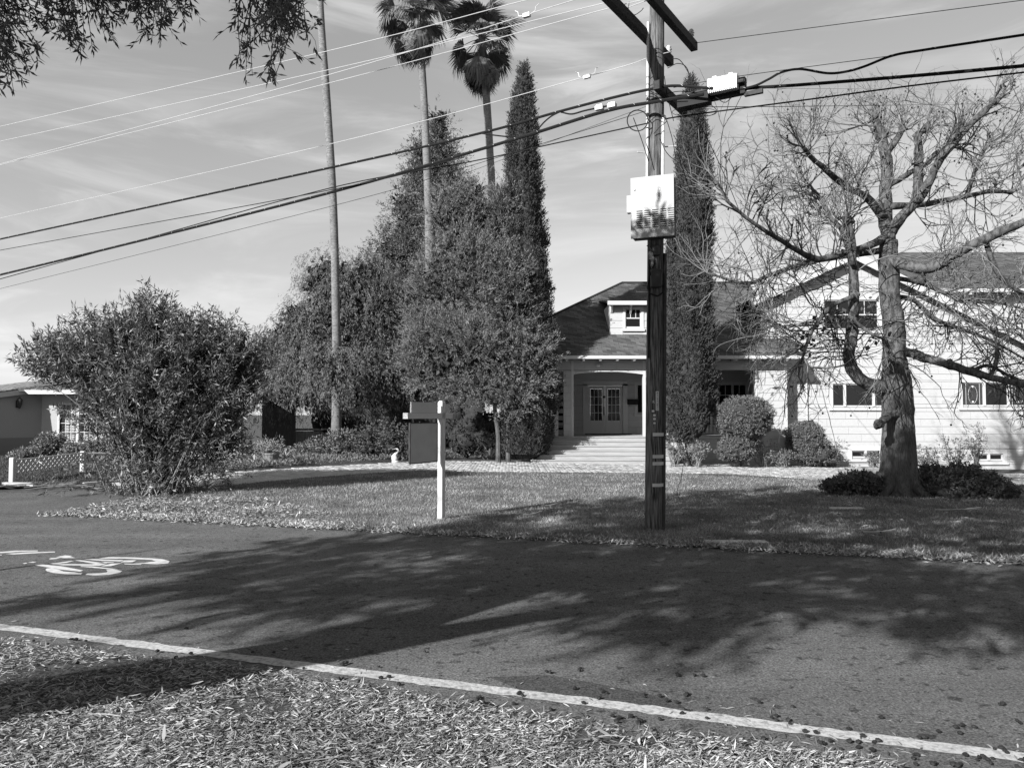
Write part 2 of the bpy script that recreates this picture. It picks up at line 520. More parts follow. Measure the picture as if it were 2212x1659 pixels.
def link(name, me, mat, parent=None, smooth=False):
    o = bpy.data.objects.new(name, me)
    COL.objects.link(o)
    if mat is not None and len(me.materials) == 0: me.materials.append(M[mat] if isinstance(mat, str) else mat)
    if name in ('shade_core', 'shade_foliage'): o['kind'] = 'stuff'
    if smooth: me.polygons.foreach_set('use_smooth', [True] * len(me.polygons)); me.update()
    if parent is not None:
        o.parent = parent
        if parent.parent is None: o.matrix_parent_inverse = Matrix.Translation(-parent.location)   # a part keeps world coordinates
    return o
def tag(o, label=None, cat=None, group=None, kind=None):
    if label: o['label'] = label
    if cat: o['category'] = cat
    if group: o['group'] = group
    if kind: o['kind'] = kind
    return o
def thing(name, label, cat, loc, group=None):
    o = bpy.data.objects.new(name, None)
    o.empty_display_size = 0.2
    COL.objects.link(o)
    o.location = tuple(map(float, loc))
    return tag(o, label, cat, group)
def build(mb, name, mat, parent=None, smooth=False): return link(name, mb.mesh(name), mat, parent, smooth)
def structure(o): o['kind'] = 'structure'; return o
def stuff(o): o['kind'] = 'stuff'; return o
def sheet(name, poly, mat, dz, step=0.9, rag=0.0):
    """flat ground sheet: outline (x, y) cut into cells and laid on the terrain"""
    pts = []
    n = len(poly)
    for i in range(n):
        a = np.array(poly[i][:2], float); b = np.array(poly[(i + 1) % n][:2], float)
        k = max(1, int(np.linalg.norm(b - a) / 0.12)) if rag else 1
        for j in range(k):
            q = a + (b - a) * j / k
            if rag: q = q + RN.normal(size=2) * rag
            pts.append(q)
    bm = bmesh.new()
    fc = bm.faces.new([bm.verts.new((q[0], q[1], 0)) for q in pts])
    bmesh.ops.triangulate(bm, faces=[fc])
    xs = [q[0] for q in pts]; ys = [q[1] for q in pts]
    for lo, hi, no in ((min(xs), max(xs), (1, 0, 0)), (min(ys), max(ys), (0, 1, 0))):
        c = lo + step
        while c < hi:
            bmesh.ops.bisect_plane(bm, geom=bm.verts[:] + bm.edges[:] + bm.faces[:], plane_co=(c * no[0], c * no[1], 0), plane_no=no)
            c += step
    for v in bm.verts: v.co.z = float(gz(v.co.x, v.co.y)) + dz
    bmesh.ops.recalc_face_normals(bm, faces=bm.faces)
    for f in bm.faces:
        if f.normal.z < 0: f.normal_flip()
    me = bpy.data.meshes.new(name); bm.to_mesh(me); bm.free()
    return link(name, me, mat)
def GP(lst): return [G(a, b)[:2] for a, b in lst]

# ------------------------------------------------------------------ ground, road, drive
def Gv(px, py):
    px = np.asarray(px, float); py = np.asarray(py, float)
    a = (px - 1106.0) / 1662.0; b = (829.5 - py) / 1662.0
    dx, dy, dz = a, CP - b * SP, SP + b * CP
    z = np.zeros_like(px)
    for _ in range(10):
        t = (z - EYE) / dz
        z = gz(dx * t, dy * t)
    return np.stack([dx * t, dy * t, z], -1)
gx = np.array([-900, -300, -120, -60] + list(np.arange(-40, 41, 2.0)) + [60, 120, 300, 900.0])
gy = np.array([-300, -60, -20] + list(np.arange(-6, 45, 1.5)) + [60, 120, 300, 1500.0])
XX, YY = np.meshgrid(gx, gy)
vg = np.stack([XX, YY, gz(XX, YY) - 0.05], -1).reshape(-1, 3)
nx = len(gx)
ii, jj = np.meshgrid(np.arange(nx - 1), np.arange(len(gy) - 1))
k0 = (jj * nx + ii).ravel()
structure(link('ground', mesh_np('ground', vg, np.stack([k0, k0 + 1, k0 + 1 + nx, k0 + nx], -1)), 'soil'))

FA, FB = G(0, 1107)[:2], G(2212, 1216.5)[:2]
WA, WB = G(0, 1354)[:2], G(2212, 1637)[:2]
fd = unit(FB - FA); wd = unit(WB - WA); wnrm = np.array([-wd[1], wd[0]])     # points to the house
road_poly = [FA - fd * 45, FB + fd * 45, WB + wd * 45 - wnrm * 2.6, WA - wd * 45 - wnrm * 2.6]
structure(sheet('road', road_poly, 'asphalt', 0.0, 2.0))
# white edge line with worn edges
mb = MB()
pts_u, pts_l = [], []
for s in np.arange(-30, 40, 0.07):
    c = WA + wd * (s)
    pts_u.append(c + wnrm * (0.065 + RN.normal() * 0.006)); pts_l.append(c - wnrm * (0.065 + RN.normal() * 0.006))
v = [(p[0], p[1], 0.004 + float(gz(*p))) for p in pts_u] + [(p[0], p[1], 0.004 + float(gz(*p))) for p in pts_l]
n = len(pts_u)
mb.add(v, [(i, n + i, n + i + 1, i + 1) for i in range(n - 1)])
structure(tag(build(mb, 'edge_line', 'road paint')))
# shared-lane bicycle symbol with chevrons
CR = lambda lst: [G(x / 4.916 * .8852, (1280 + y / 4.916) * .8852) for x, y in lst]
marks = [
 [(-420, 362), (0, 330), (180, 315), (455, 312), (450, 322), (280, 326), (0, 345), (-420, 380)],
 [(60, 352), (300, 335), (655, 325), (660, 335), (480, 343), (170, 360)],
 [(-300, 366), (25, 362), (20, 370), (-300, 380)],
 [(670, 392), (780, 370), (872, 378), (840, 386), (905, 402), (770, 405)],
 [(585, 414), (620, 401), (730, 400), (680, 414), (610, 419)],
 [(335, 458), (390, 446), (440, 450), (400, 460)], [(270, 467), (310, 460), (330, 468), (290, 474)],
 [(410, 488), (500, 478), (760, 505), (1000, 552), (960, 566), (760, 545), (540, 510)],
 [(545, 545), (560, 528), (620, 522), (700, 540), (760, 565), (990, 583), (970, 602), (820, 600), (640, 582), (565, 562)],
 [(1022, 605), (1050, 588), (1200, 585), (1280, 575), (1290, 560), (1270, 542), (1300, 540), (1400, 545), (1465, 560), (1440, 580), (1300, 605), (1150, 612)],
 [(590, 468), (700, 458), (850, 436), (900, 432), (800, 460), (640, 475)],
 [(640, 478), (760, 475), (1100, 478), (1240, 462), (1290, 468), (1200, 495), (760, 490)],
 [(890, 430), (960, 428), (1280, 468), (1150, 474)], [(960, 500), (1100, 502), (1420, 538), (1350, 540), (980, 508)],
 [(1180, 410), (1300, 392), (1600, 395), (1880, 410), (1960, 418), (2035, 440), (2020, 465), (1880, 478), (1610, 466), (1740, 460), (1870, 442), (1820, 425), (1500, 410)],
 [(1000, 415), (1180, 418), (1490, 429), (1440, 444), (1150, 432)], [(1494, 431), (1640, 430), (1590, 452), (1444, 455)],
 [(1210, 497), (1330, 472), (1470, 462), (1330, 500), (1240, 502)], [(1480, 468), (1700, 474), (1690, 483), (1500, 478)],
 [(1210, 445), (1370, 455), (1360, 462), (1260, 460)]]
mb = MB()
for q in marks:
    w = CR(q)
    mb.add([(p[0], p[1], 0.004) for p in w], [tuple(range(len(w)))])
mk = build(mb, 'bicycle_lane_marking', 'marking paint')
for f in mk.data.polygons:
    pass
structure(mk)
# survey ring and cover in the asphalt
c0 = G(1021, 1270)
mb = MB(); kk = 48
ring = []
for r in (0.365, 0.350):
    ring += [(c0[0] + r * math.cos(2 * math.pi * i / kk), c0[1] + r * math.sin(2 * math.pi * i / kk), 0.003) for i in range(kk)]
mb.add(ring, [(i, (i + 1) % kk, kk + (i + 1) % kk, kk + i) for i in range(kk)])
ringo = build(mb, 'manhole_ring', 'old asphalt')
mb = MB(); mb.lathe((c0[0] - .02, c0[1] + .02, 0.001), [(0.075, 0), (0.07, 0.005)], 20)
build(mb, 'manhole_cover', 'dark metal', ringo)
tag(ringo, 'faint round utility cover ring cut into the shaded road', 'manhole')
# patch of newer tar near the line
pp = [G(x, y)[:2] for x, y in ((1055, 1462), (1180, 1458), (1300, 1478), (1460, 1512), (1480, 1530), (1330, 1520), (1120, 1488))]
mb = MB(); mb.add([(p[0], p[1], 0.002) for p in pp], [tuple(range(len(pp)))])
asphaltmat('tar patch', 0.065, False)
structure(build(mb, 'road_patch', 'tar patch'))

apron = GP([(-500, 1066), (-100, 1064), (60, 1064), (240, 1046), (430, 1036), (420, 1056), (330, 1078), (240, 1096), (128, 1112), (-500, 1100)])
sheet_apron = structure(sheet('drive_apron', apron, 'old asphalt', 0.004, 1.5))
near_px = [(225, 1050), (330, 1054), (420, 1053), (501, 1049), (700, 1030), (902, 1017), (1020, 1019), (1300, 1021), (1580, 1024), (1777, 1037), (2212, 1047), (2900, 1066), (4600, 1113)]
far_px = [(4600, 1062), (2900, 1034), (2212, 1024), (1908, 1012), (1700, 1006), (1400, 1002), (1100, 998), (965, 997), (847, 1001), (698, 1009), (506, 1021), (400, 1030), (240, 1041)]
drive_poly = GP(near_px + far_px)
structure(sheet('driveway', drive_poly, 'paver joint', 0.010, 1.0))
lawn_px = [(120, 1108), (700, 1143), (1400, 1177), (2212, 1217), (2900, 1251), (4600, 1335), (4600, 1114), (2900, 1067), (2212, 1048), (1777, 1038), (1580, 1025), (1300, 1022), (1020, 1020), (902, 1018), (700, 1031), (501, 1050), (430, 1054), (340, 1074), (240, 1092)]
lawn_poly = GP(lawn_px)
structure(sheet('lawn', lawn_poly, 'lawn turf', 0.022, 0.7, 0.022))
yard_px = [(-400, 1062), (0, 1054), (240, 1042), (430, 1027), (430, 1004), (150, 984), (-400, 990)]
structure(sheet('side_lawn', GP(yard_px), 'shaded turf', 0.012, 1.2))

# pavers: the 300 largest in view as pieces, the rest as one mass
dl = drive_poly
dpx = np.array([p[0] for p in dl]); dpy = np.array([p[1] for p in dl])
PL, PW = 0.205, 0.103
gxs = np.arange(dpx.min(), min(dpx.max(), 19.5), PL); gys = np.arange(dpy.min(), dpy.max(), PW)
cxs, cys, rot = [], [], []
A, B = np.meshgrid(np.arange(len(gxs)), np.arange(len(gys)))
cxv = gxs[0] + (A + 0.5 * (B % 2)) * PL; cyv = gys[0] + B * PW
# rows follow the curve of the drive: shear rows towards the left end
keep = inpoly(cxv, cyv, dl)
cxv, cyv = cxv[keep], cyv[keep]
pu, pv, pf = project(np.stack([cxv, cyv, gz(cxv, cyv)], -1))
vis = (pu > -60) & (pu < 2290)
cxv, cyv, pf = cxv[vis], cyv[vis], pf[vis]
order = np.argsort(pf)
cxv, cyv = cxv[order], cyv[order]
def paver_mesh(h):
    mb = MB(); mb.box(-PL / 2 + .005, PL / 2 - .005, -PW / 2 + .005, PW / 2 - .005, -0.02, h, 0.006)
    me = mb.mesh('paver'); me.materials.append(M['paver']); return me
drive = bpy.data.objects['driveway']
pm = [paver_mesh(h) for h in (0.014, 0.016, 0.018)]
for i in range(min(300, len(cxv))):
    o = bpy.data.objects.new('paver', pm[i % 3]); COL.objects.link(o)
    o.location = (cxv[i], cyv[i], float(gz(cxv[i], cyv[i])) + 0.012)
    o.rotation_euler = (RN.normal() * .012, RN.normal() * .008, RN.normal() * .01)
    o.parent = drive
cx2, cy2 = cxv[300:], cyv[300:]
nn = len(cx2)
hz = RN.uniform(0.012, 0.022, nn) + gz(cx2, cy2) + 0.008
tl = RN.normal(size=(nn, 2)) * 0.0018
base = np.array([(-1, -1), (1, -1), (1, 1), (-1, 1)]) * np.array([PL / 2 - .005, PW / 2 - .005])
vv = np.zeros((nn, 8, 3))
for q in range(4):
    vv[:, q, 0] = cx2 + base[q, 0]; vv[:, q, 1] = cy2 + base[q, 1]; vv[:, q, 2] = hz + tl[:, 0] * np.sign(base[q, 0]) + tl[:, 1] * np.sign(base[q, 1])
    vv[:, q + 4] = vv[:, q]; vv[:, q + 4, 2] -= 0.03
fk = np.array([[0, 1, 2, 3], [0, 4, 5, 1], [1, 5, 6, 2], [2, 6, 7, 3], [3, 7, 4, 0]])
ff = (np.arange(nn)[:, None, None] * 8 + fk[None]).reshape(-1, 4)
o = stuff(link('pavers', mesh_np('pavers', vv.reshape(-1, 3), ff), 'paver', drive))

def sample_px(poly, n, xr=None, yr=None):
    xs = [p[0] for p in poly]; ys = [p[1] for p in poly]
    x0, x1 = xr or (max(min(xs), -60), min(max(xs), 2480)); y0, y1 = yr or (min(ys), max(ys))
    out = []
    tot = 0
    while tot < n:
        x = RN.uniform(x0, x1, n); y = RN.uniform(y0, y1, n)
        k = inpoly(x, y, poly)
        out.append(np.stack([x[k], y[k]], -1)); tot += k.sum()
    return np.concatenate(out)[:n]
# grass
def grass(name, poly, n, hmin, hmax, wmul, mat, dz):
    q = sample_px(poly, n)
    p = Gv(q[:, 0], q[:, 1]); p[:, 2] += dz
    Y = p[:, 1]
    d = unit(np.stack([RN.normal(size=n) * .55, RN.normal(size=n) * .55, np.ones(n)], -1))
    Q = Quads(); Q.leaves(p, d, RN.uniform(hmin, hmax, n), wmul * Y / 14.0, wide=0.3)
    return link(name, Q.mesh(name), mat)
g = grass('grass', lawn_px, 165000, 0.03, 0.075, 0.0075, 'grass blade', 0.015)
tag(stuff(g), 'short patchy lawn grass between the road and the paved drive', 'grass')
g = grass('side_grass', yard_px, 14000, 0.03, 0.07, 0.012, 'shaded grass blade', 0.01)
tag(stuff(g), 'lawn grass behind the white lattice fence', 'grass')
# ragged edge of grass and dry leaves along the road edge
t = RN.uniform(0, 1, 15000)
ex = 110 + t * 2120
ep = Gv(ex, 1107 + .0495 * ex)
ep[:, :2] += RN.normal(size=(15000, 2)) * 0.13 + np.array([0, 0.05])
ep[:, 2] = 0.012 + RN.uniform(0, 0.025, 15000)
Q = Quads()
d = rdirs(15000); d[:, 2] = np.abs(d[:, 2]) * .5
Q.leaves(ep, d, RN.uniform(.03, .10, 15000), RN.uniform(.008, .022, 15000), wide=.4)
# dry leaves strewn on the lawn, thickest under the oleander
under = [(110, 1112), (330, 1072), (560, 1078), (700, 1110), (760, 1140), (300, 1118)]
for poly, n in ((lawn_px, 900), (under, 4200), ([(1500, 1060), (2212, 1080), (2212, 1210), (1500, 1180)], 1200)):
    q = sample_px(poly, n); p = Gv(q[:, 0], q[:, 1]); p[:, 2] += RN.uniform(.03, .06, n)
    d = rdirs(n); d[:, 2] *= .35
    Q.leaves(p, d, RN.uniform(.04, .11, n), RN.uniform(.01, .03, n))
tag(stuff(link('fallen_leaves', Q.mesh('fallen_leaves'), 'dry leaf')), 'dry leaves strewn over the lawn and along its ragged road edge', 'leaf litter')

# leaf litter at the camera's feet
lit_px = [(-150, 1378), (0, 1387), (155, 1406), (290, 1419), (420, 1436), (541, 1447), (708, 1478), (863, 1502), (1056, 1533), (1210, 1558), (1346, 1580), (1505, 1600), (1609, 1612), (1764, 1634), (1918, 1656), (2050, 1760), (-150, 1760)]
structure(sheet('shoulder', [WA - wd * 14 - wnrm * .35] + GP(lit_px[1:-2] + [(2100, 1690)]) + [WA + wd * 16 - wnrm * .5, WA + wd * 16 - wnrm * 8, WA - wd * 14 - wnrm * 8], 'soil', 0.006, 1.5, 0.03))
Q = Quads()
n = 72000
q = sample_px(lit_px, n, (-150, 2050), (1378, 1760))
edge = RN.uniform(0, 1, n) < .12
q[edge] += RN.normal(size=(edge.sum(), 2)) * np.array([20, 9])
p = Gv(q[:, 0], q[:, 1])
thin = np.sin(p[:, 0] * 3.7 + 1.3 * np.sin(p[:, 1] * 2.9)) + np.sin(p[:, 1] * 5.1 - p[:, 0] * 1.9) > 1.35
p = p[~(thin & (RN.uniform(0, 1, n) < .7))]; n = len(p)
heap = 0.5 + 0.5 * np.sin(p[:, 0] * 2.3 + np.sin(p[:, 1] * 3.1)) * np.sin(p[:, 1] * 2.7 + p[:, 0])
p[:, 2] += 0.008 + RN.uniform(0, 1, n) ** 1.5 * (0.02 + 0.05 * heap)
a = RN.normal(size=n) * 0.75 + 0.2 + np.where(RN.uniform(0, 1, n) < .5, math.pi, 0)
d = np.stack([np.cos(a), np.sin(a), RN.normal(size=n) * .28], -1)
up = unit(np.stack([RN.normal(size=n) * .45, RN.normal(size=n) * .45, np.ones(n)], -1))
Q.bent(p, d, RN.uniform(.022, .058, n), RN.uniform(.004, .0092, n), up, RN.normal(size=n) * .16)
# the litter goes on along the shoulder outside the view
m4 = 30000; sL = RN.uniform(-11, 13, m4); oL = -.42 - RN.uniform(0, 1, m4) * 3.4 + RN.normal(size=m4) * .06
c4 = WA[None, :] + wd[None, :] * sL[:, None] + wnrm[None, :] * oL[:, None]
pu, pv, pf = project(np.concatenate([c4, np.zeros((m4, 1))], 1))
c4 = c4[~((pf > .5) & (pu > -150) & (pu < 2250) & (pv < 1760))]; m4 = len(c4)
p4_ = np.concatenate([c4, RN.uniform(.008, .05, (m4, 1))], 1); a = RN.uniform(0, 6.28, m4)
Q.bent(p4_, np.stack([np.cos(a), np.sin(a), RN.normal(size=m4) * .2], -1), RN.uniform(.03, .075, m4), RN.uniform(.006, .013, m4), unit(np.stack([RN.normal(size=m4) * .4, RN.normal(size=m4) * .4, np.ones(m4)], -1)), RN.normal(size=m4) * .16)
# larger leaves and thin sticks among them
m3 = 300; q = sample_px(lit_px, m3, (-150, 2050), (1390, 1760)); p = Gv(q[:, 0], q[:, 1]); p[:, 2] += RN.uniform(.02, .07, m3)
a = RN.uniform(0, 6.28, m3); d = np.stack([np.cos(a), np.sin(a), RN.normal(size=m3) * .2], -1)
Q.bent(p, d, RN.uniform(.06, .11, m3), RN.uniform(.010, .020, m3), unit(np.stack([RN.normal(size=m3) * .5, RN.normal(size=m3) * .5, np.ones(m3)], -1)), RN.normal(size=m3) * .2)
for i in range(90):
    x_, y_ = q[i]; c_ = Gv(np.array([x_]), np.array([y_]))[0] + [0, 0, .045]; a_ = RN.uniform(0, 3.14); l_ = RN.uniform(.08, .28)
    e_ = np.array([math.cos(a_), math.sin(a_), RN.normal() * .08]) * l_ / 2
    Q.tube([c_ - e_, c_ + RN.normal(size=3) * .008, c_ + e_], [.003, .003, .0015], 4)
# a few stray leaves on the asphalt
m2 = 260
qx = RN.uniform(-50, 2212, m2); qy = 1354 + .128 * qx + RN.normal(size=m2) * 26 + 8
p = Gv(qx, qy); p[:, 2] += .008
a = RN.uniform(0, 6.28, m2); d = np.stack([np.cos(a), np.sin(a), np.zeros(m2)], -1)
Q.bent(p, d, RN.uniform(.03, .07, m2), RN.uniform(.006, .012, m2), unit(np.stack([np.zeros(m2), RN.normal(size=m2) * .2, np.ones(m2)], -1)), .1)
tag(stuff(link('leaf_litter', Q.mesh('leaf_litter'), 'litter leaf')), 'deep litter of narrow dry leaves on the near shoulder', 'leaf litter')
# dark seed pods dropped along the line
def pod_mesh(i):
    bm = bmesh.new(); bmesh.ops.create_icosphere(bm, subdivisions=1, radius=0.011)
    for v in bm.verts:
        v.co *= 1 + RN.normal() * .18; v.co.x *= 1.35; v.co.z *= .75
    me = bpy.data.meshes.new('seed_pod'); bm.to_mesh(me); bm.free(); me.materials.append(M['seed pod']); return me
pods = [pod_mesh(i) for i in range(4)]
cnt = 0
while cnt < 165:
    x = RN.beta(1.5, .95) * 2260 - 30
    yl = 1354 + .128 * x
    u = RN.uniform()
    y = yl + (abs(RN.normal()) * 34 + 6 if u < .62 else -abs(RN.normal()) * 40 - 4)
    if x < 800 and u >= .62 and RN.uniform() < .5: continue
    p = G(x, y)
    k = 1 if RN.uniform() < .55 else int(RN.integers(2, 4))
    for _ in range(k):
        o = bpy.data.objects.new('seed_pod', pods[cnt % 4]); COL.objects.link(o)
        s = RN.uniform(.8, 1.5)
        o.location = (p[0] + RN.normal() * .02, p[1] + RN.normal() * .02, .004 + .0085 * s); o.scale = (s, s, s)
        o.rotation_euler = (0, 0, RN.uniform(0, 6))
        tag(o, 'small dark seed pod dropped on the asphalt by the white line', 'seed pod', 'seed pods along the road edge line')
        cnt += 1
# bits of bark on the lawn
for i, (x, y, l, a, lab) in enumerate(((1190, 1098, .42, .5, 'curled pale strip of bark on the grass between sign post and pole'),
                                  (1150, 1118, .3, .2, 'flat pale bark scrap on the shaded grass right of the sign post'),
                                  (1900, 1158, .45, -.1, 'curved pale bark strip in the sunlit patch of lawn'),
                                  (2070, 1108, .8, -.05, 'long pale bark sliver on the shaded lawn below the big tree'))):
    p = G(x, y); mb = MB()
    ca, sa = math.cos(a), math.sin(a)
    path = [(p[0] + ca * l * (t - .5), p[1] + sa * l * (t - .5), p[2] + .05 + .05 * (t - .3) ** 2 * 2) for t in np.linspace(0, 1, 6)]
    for j in range(5):
        q0, q1 = path[j], path[j + 1]; w = .03 * (1 - abs(j - 2) * .2)
        mb.add([(q0[0] - sa * w, q0[1] + ca * w, q0[2] + .015), (q0[0] + sa * w, q0[1] - ca * w, q0[2] + .015), (q1[0] + sa * w, q1[1] - ca * w, q1[2] + .015), (q1[0] - sa * w, q1[1] + ca * w, q1[2] + .015),
                (q0[0], q0[1], q0[2] - .01), (q1[0], q1[1], q1[2] - .01)], [(0, 1, 2, 3), (0, 3, 5, 4), (1, 4, 5, 2)])
    tag(build(mb, 'bark_strip', 'concrete'), lab, 'bark')
# stepping slabs sunk at the road edge
for (x, y, rx, lab) in ((1590, 1176, .42, 'small concrete slab sunk in the grass at the shaded road edge'), (1830, 1102, .3, 'pale flat stone in the lawn near the big tree')):
    p = G(x, y); mb = MB(); mb.box(p[0] - rx, p[0] + rx, p[1] - .1, p[1] + .1, p[2], p[2] + .05, .01)
    tag(build(mb, 'concrete_slab', 'concrete'), lab, 'slab')

# ------------------------------------------------------------------ the white house
YP, YE, YB, YW, YG, YR = 28.6, 28.05, 31.4, 29.3, 28.9, 34.3
FL = ZA(938, YB)
ZE = ZA(768, YE)
ZR = ZA(612, YR)
SL = (ZR - ZE) / (YR - YE)
ZB = -0.45
house = thing('white_house', 'white sided bungalow with porch, steep dark shingle roof and gabled wing', 'house', (6, YP, 0))
def holed_wall(mb, x0, x1, z0, z1, y0, y1, holes):
    xs = sorted(set([x0, x1] + [h[i] for h in holes for i in (0, 1) if x0 < h[i] < x1]))
    zs = sorted(set([z0, z1] + [h[i] for h in holes for i in (2, 3) if z0 < h[i] < z1]))
    for a, b in zip(xs, xs[1:]):
        run = None
        for c, d in zip(zs, zs[1:]):
            mx, mz = (a + b) / 2, (c + d) / 2
            solid = not any(h[0] < mx < h[1] and h[2] < mz < h[3] for h in holes)
            if solid: run = (run[0], d) if run else (c, d)
            if (not solid or d == zs[-1]) and run: mb.box(a, b, y0, y1, run[0], run[1]); run = None
    return mb
board_cache = {}
def board(parent, x0, x1, z0, z1, y):
    w, h = x1 - x0, z1 - z0
    if w < .04 or h < .03: return
    key = (round(w, 3), round(h, 3))
    if key not in board_cache:
        mb = MB(); t0, t1 = .024, .008
        v = [(0, -t0, 0), (w, -t0, 0), (w, 0, 0), (0, 0, 0), (0, -t1, h), (w, -t1, h), (w, 0, h), (0, 0, h)]
        mb.add(v, [(0, 3, 2, 1), (4, 5, 6, 7), (0, 1, 5, 4), (1, 2, 6, 5), (3, 0, 4, 7)])
        me = mb.mesh('siding_board'); me.materials.append(M['siding']); board_cache[key] = me
    o = bpy.data.objects.new('siding_board', board_cache[key]); COL.objects.link(o)
    o.location = (x0, y, z0)
    o.parent = parent
def siding(parent, x0, x1, z0, z1, y, holes, pitch=0.285, length=1.19, xlim=None):
    z = z0; row = 0
    while z < z1 - .02:
        zt = min(z + pitch - .009, z1)
        zs = sorted(set([z, zt] + [h[i] for h in holes for i in (2, 3) if z < h[i] < zt]))
        for c, d in zip(zs, zs[1:]):
            a0, a1 = (x0, x1) if xlim is None else (max(x0, xlim(d)[0]), min(x1, xlim(d)[1]))
            spans = [(a0, a1)]
            for h in holes:
                if h[2] < (c + d) / 2 < h[3]:
                    nsp = []
                    for s0, s1 in spans:
                        if h[1] <= s0 or h[0] >= s1: nsp.append((s0, s1)); continue
                        if h[0] > s0: nsp.append((s0, h[0]))
                        if h[1] < s1: nsp.append((h[1], s1))
                    spans = nsp
            for s0, s1 in spans:
                off = x0 + (row % 2) * length * .5 + (row % 3) * .11 - length * 2
                k = math.floor((s0 - off) / length)
                while off + k * length < s1:
                    board(parent, max(s0, off + k * length) + .004, min(s1, off + (k + 1) * length) - .004, c, d, y)
                    k += 1
        z += pitch; row += 1

# porch front
XL, XRB = -1.1, XA(1700, YP)
o1 = (XA(1239, YP), XA(1390, YP), FL, ZA(803, YP))
og = (XA(1206, YP), XA(1217, YP), FL, ZA(803, YP))
o2 = (XA(1468, YP), XA(1632, YP), FL + .0, ZA(800, YP))
front_holes = [o1, og, o2]
XF = XA(1152, YP)
mb = holed_wall(MB(), XF, XRB, ZB, ZE - .1, YP + .001, YP + .22, front_holes)
wall = build(mb, 'wall', 'wall backing', house)
mb = MB(); mb.box(XL, XF, 33.0, 33.2, ZB, ZE - .1); build(mb, 'recessed_wall', 'siding', house)
siding(wall, XF, XRB, -.3, ZE - .14, YP, front_holes + [(XA(1140, YP), XA(1440, YP), -1, FL)])
# arched header of the entrance
mb = MB()
xa, xb = o1[0], o1[1]
arc = [(xa + (xb - xa) * t, ZA(803, YP) - .01 + .0 - 0.09 + 0.10 * (1 - (2 * t - 1) ** 2)) for t in np.linspace(0, 1, 13)]
mb.prism([(x, YP - .012, z) for x, z in arc] + [(xb, YP - .012, ZA(803, YP) + .012), (xa, YP - .012, ZA(803, YP) + .012)], (0, .2, 0))
build(mb, 'arched_header', 'white paint', house)
# corner boards and jamb trim
for a, b in ((XRB - .10, XRB + .012), (o1[1] - .004, o1[1] + .085), (o1[0] - .085, o1[0] + .004), (XA(1195, YP), XA(1206, YP)), (o2[1] - .004, o2[1] + .07)):
    mb = MB(); mb.box(a, b, YP - .03, YP + .225, FL if b < XRB else ZB, ZE - .16); build(mb, 'corner_board', 'white paint', house)
# porch room
mb = MB(); mb.box(XF, XRB - .2, YP + .23, YB, FL - .12, FL); build(mb, 'porch_floor', 'porch floor', house)
mb = MB(); mb.box(XL, XRB - .2, YP + .23, YB - .002, ZE - .35, ZE - .2); build(mb, 'porch_ceiling', 'grey trim', house)
mb = MB(); mb.box(XRB - .2, XRB, YP + .23, YB, ZB, ZE - .1); mb.box(XF, XF + .2, YP + .23, YB, ZB, ZE - .1)
build(mb, 'side_wall', 'siding', house)
dx0, dx1, dz1 = XA(1266, YB), XA(1349, YB), ZA(830, YB)
fw0, fw1 = XA(1553, YB), XA(1613, YB)
back_holes = [(dx0, dx1, FL, dz1), (fw0, fw1, FL + .35, dz1), (XA(1490, YB), XA(1537, YB), FL + .35, dz1), (XA(1628, YB), XA(1672, YB), FL + .35, dz1), (XA(1376, YB), XA(1420, YB), FL + .85, dz1)]
mb = holed_wall(MB(), XL, XRB, ZB, ZE - .1, YB + .02, YB + .2, back_holes)
bwall = build(mb, 'back_wall', 'wall backing', house)
siding(bwall, XL + .21, XRB - .21, FL, ZE - .36, YB + .019, back_holes)
# french doors
for i, (a, b) in enumerate(((dx0 + .07, (dx0 + dx1) / 2 - .004), ((dx0 + dx1) / 2 + .004, dx1 - .07))):
    z0, z1 = FL + .03, dz1 - .07
    st, rail, kick = .11, .12, .52
    yy = YB + .06
    gx0, gx1, gz0, gz1 = a + st, b - st, z0 + kick, z1 - rail
    mb = MB()
    mb.box(a, gx0, yy, yy + .045, z0, z1); mb.box(gx1, b, yy, yy + .045, z0, z1)
    mb.box(gx0, gx1, yy, yy + .045, z0, gz0); mb.box(gx0, gx1, yy, yy + .045, gz1, z1)
    for c in range(1, 3): xm = gx0 + (gx1 - gx0) * c / 3; mb.box(xm - .012, xm + .012, yy + .004, yy + .04, gz0, gz1)
    for r in range(1, 4):
        zm = gz0 + (gz1 - gz0) * r / 4
        for c in range(3):
            mb.box(gx0 + (gx1 - gx0) * c / 3 + .0125, gx0 + (gx1 - gx0) * (c + 1) / 3 - .0125, yy + .006, yy + .038, zm - .012, zm + .012)
    door = build(mb, 'door', 'white paint', house)
    for c in range(3):
        for r in range(4):
            pb = MB(); pb.box(gx0 + (gx1 - gx0) * c / 3 + .005, gx0 + (gx1 - gx0) * (c + 1) / 3 - .005, yy + .018, yy + .026, gz0 + (gz1 - gz0) * r / 4 + .005, gz0 + (gz1 - gz0) * (r + 1) / 4 - .005)
            build(pb, 'pane', 'window glass', door)
    if i == 0:
        hb = MB(); hx = b - .04
        hb.box(hx - .025, hx + .025, yy - .012, yy, FL + .78, FL + 1.12, .006); hb.tube([(hx, yy - .01, FL + .86), (hx, yy - .06, FL + .9), (hx, yy - .06, FL + 1.0), (hx, yy - .01, FL + 1.04)], .012, 6)
        build(hb, 'handle', 'black metal', door)
        hb = MB(); hb.lathe((0, 0, 0), [(.05, 0), (.055, .01), (.03, .02)], 12)
        hb.v = [(hx + v[0], yy - v[2], FL + 1.52 + v[1]) for v in hb.v]
        build(hb, 'knocker', 'black metal', door)
mb = MB()
fy = YB - .03
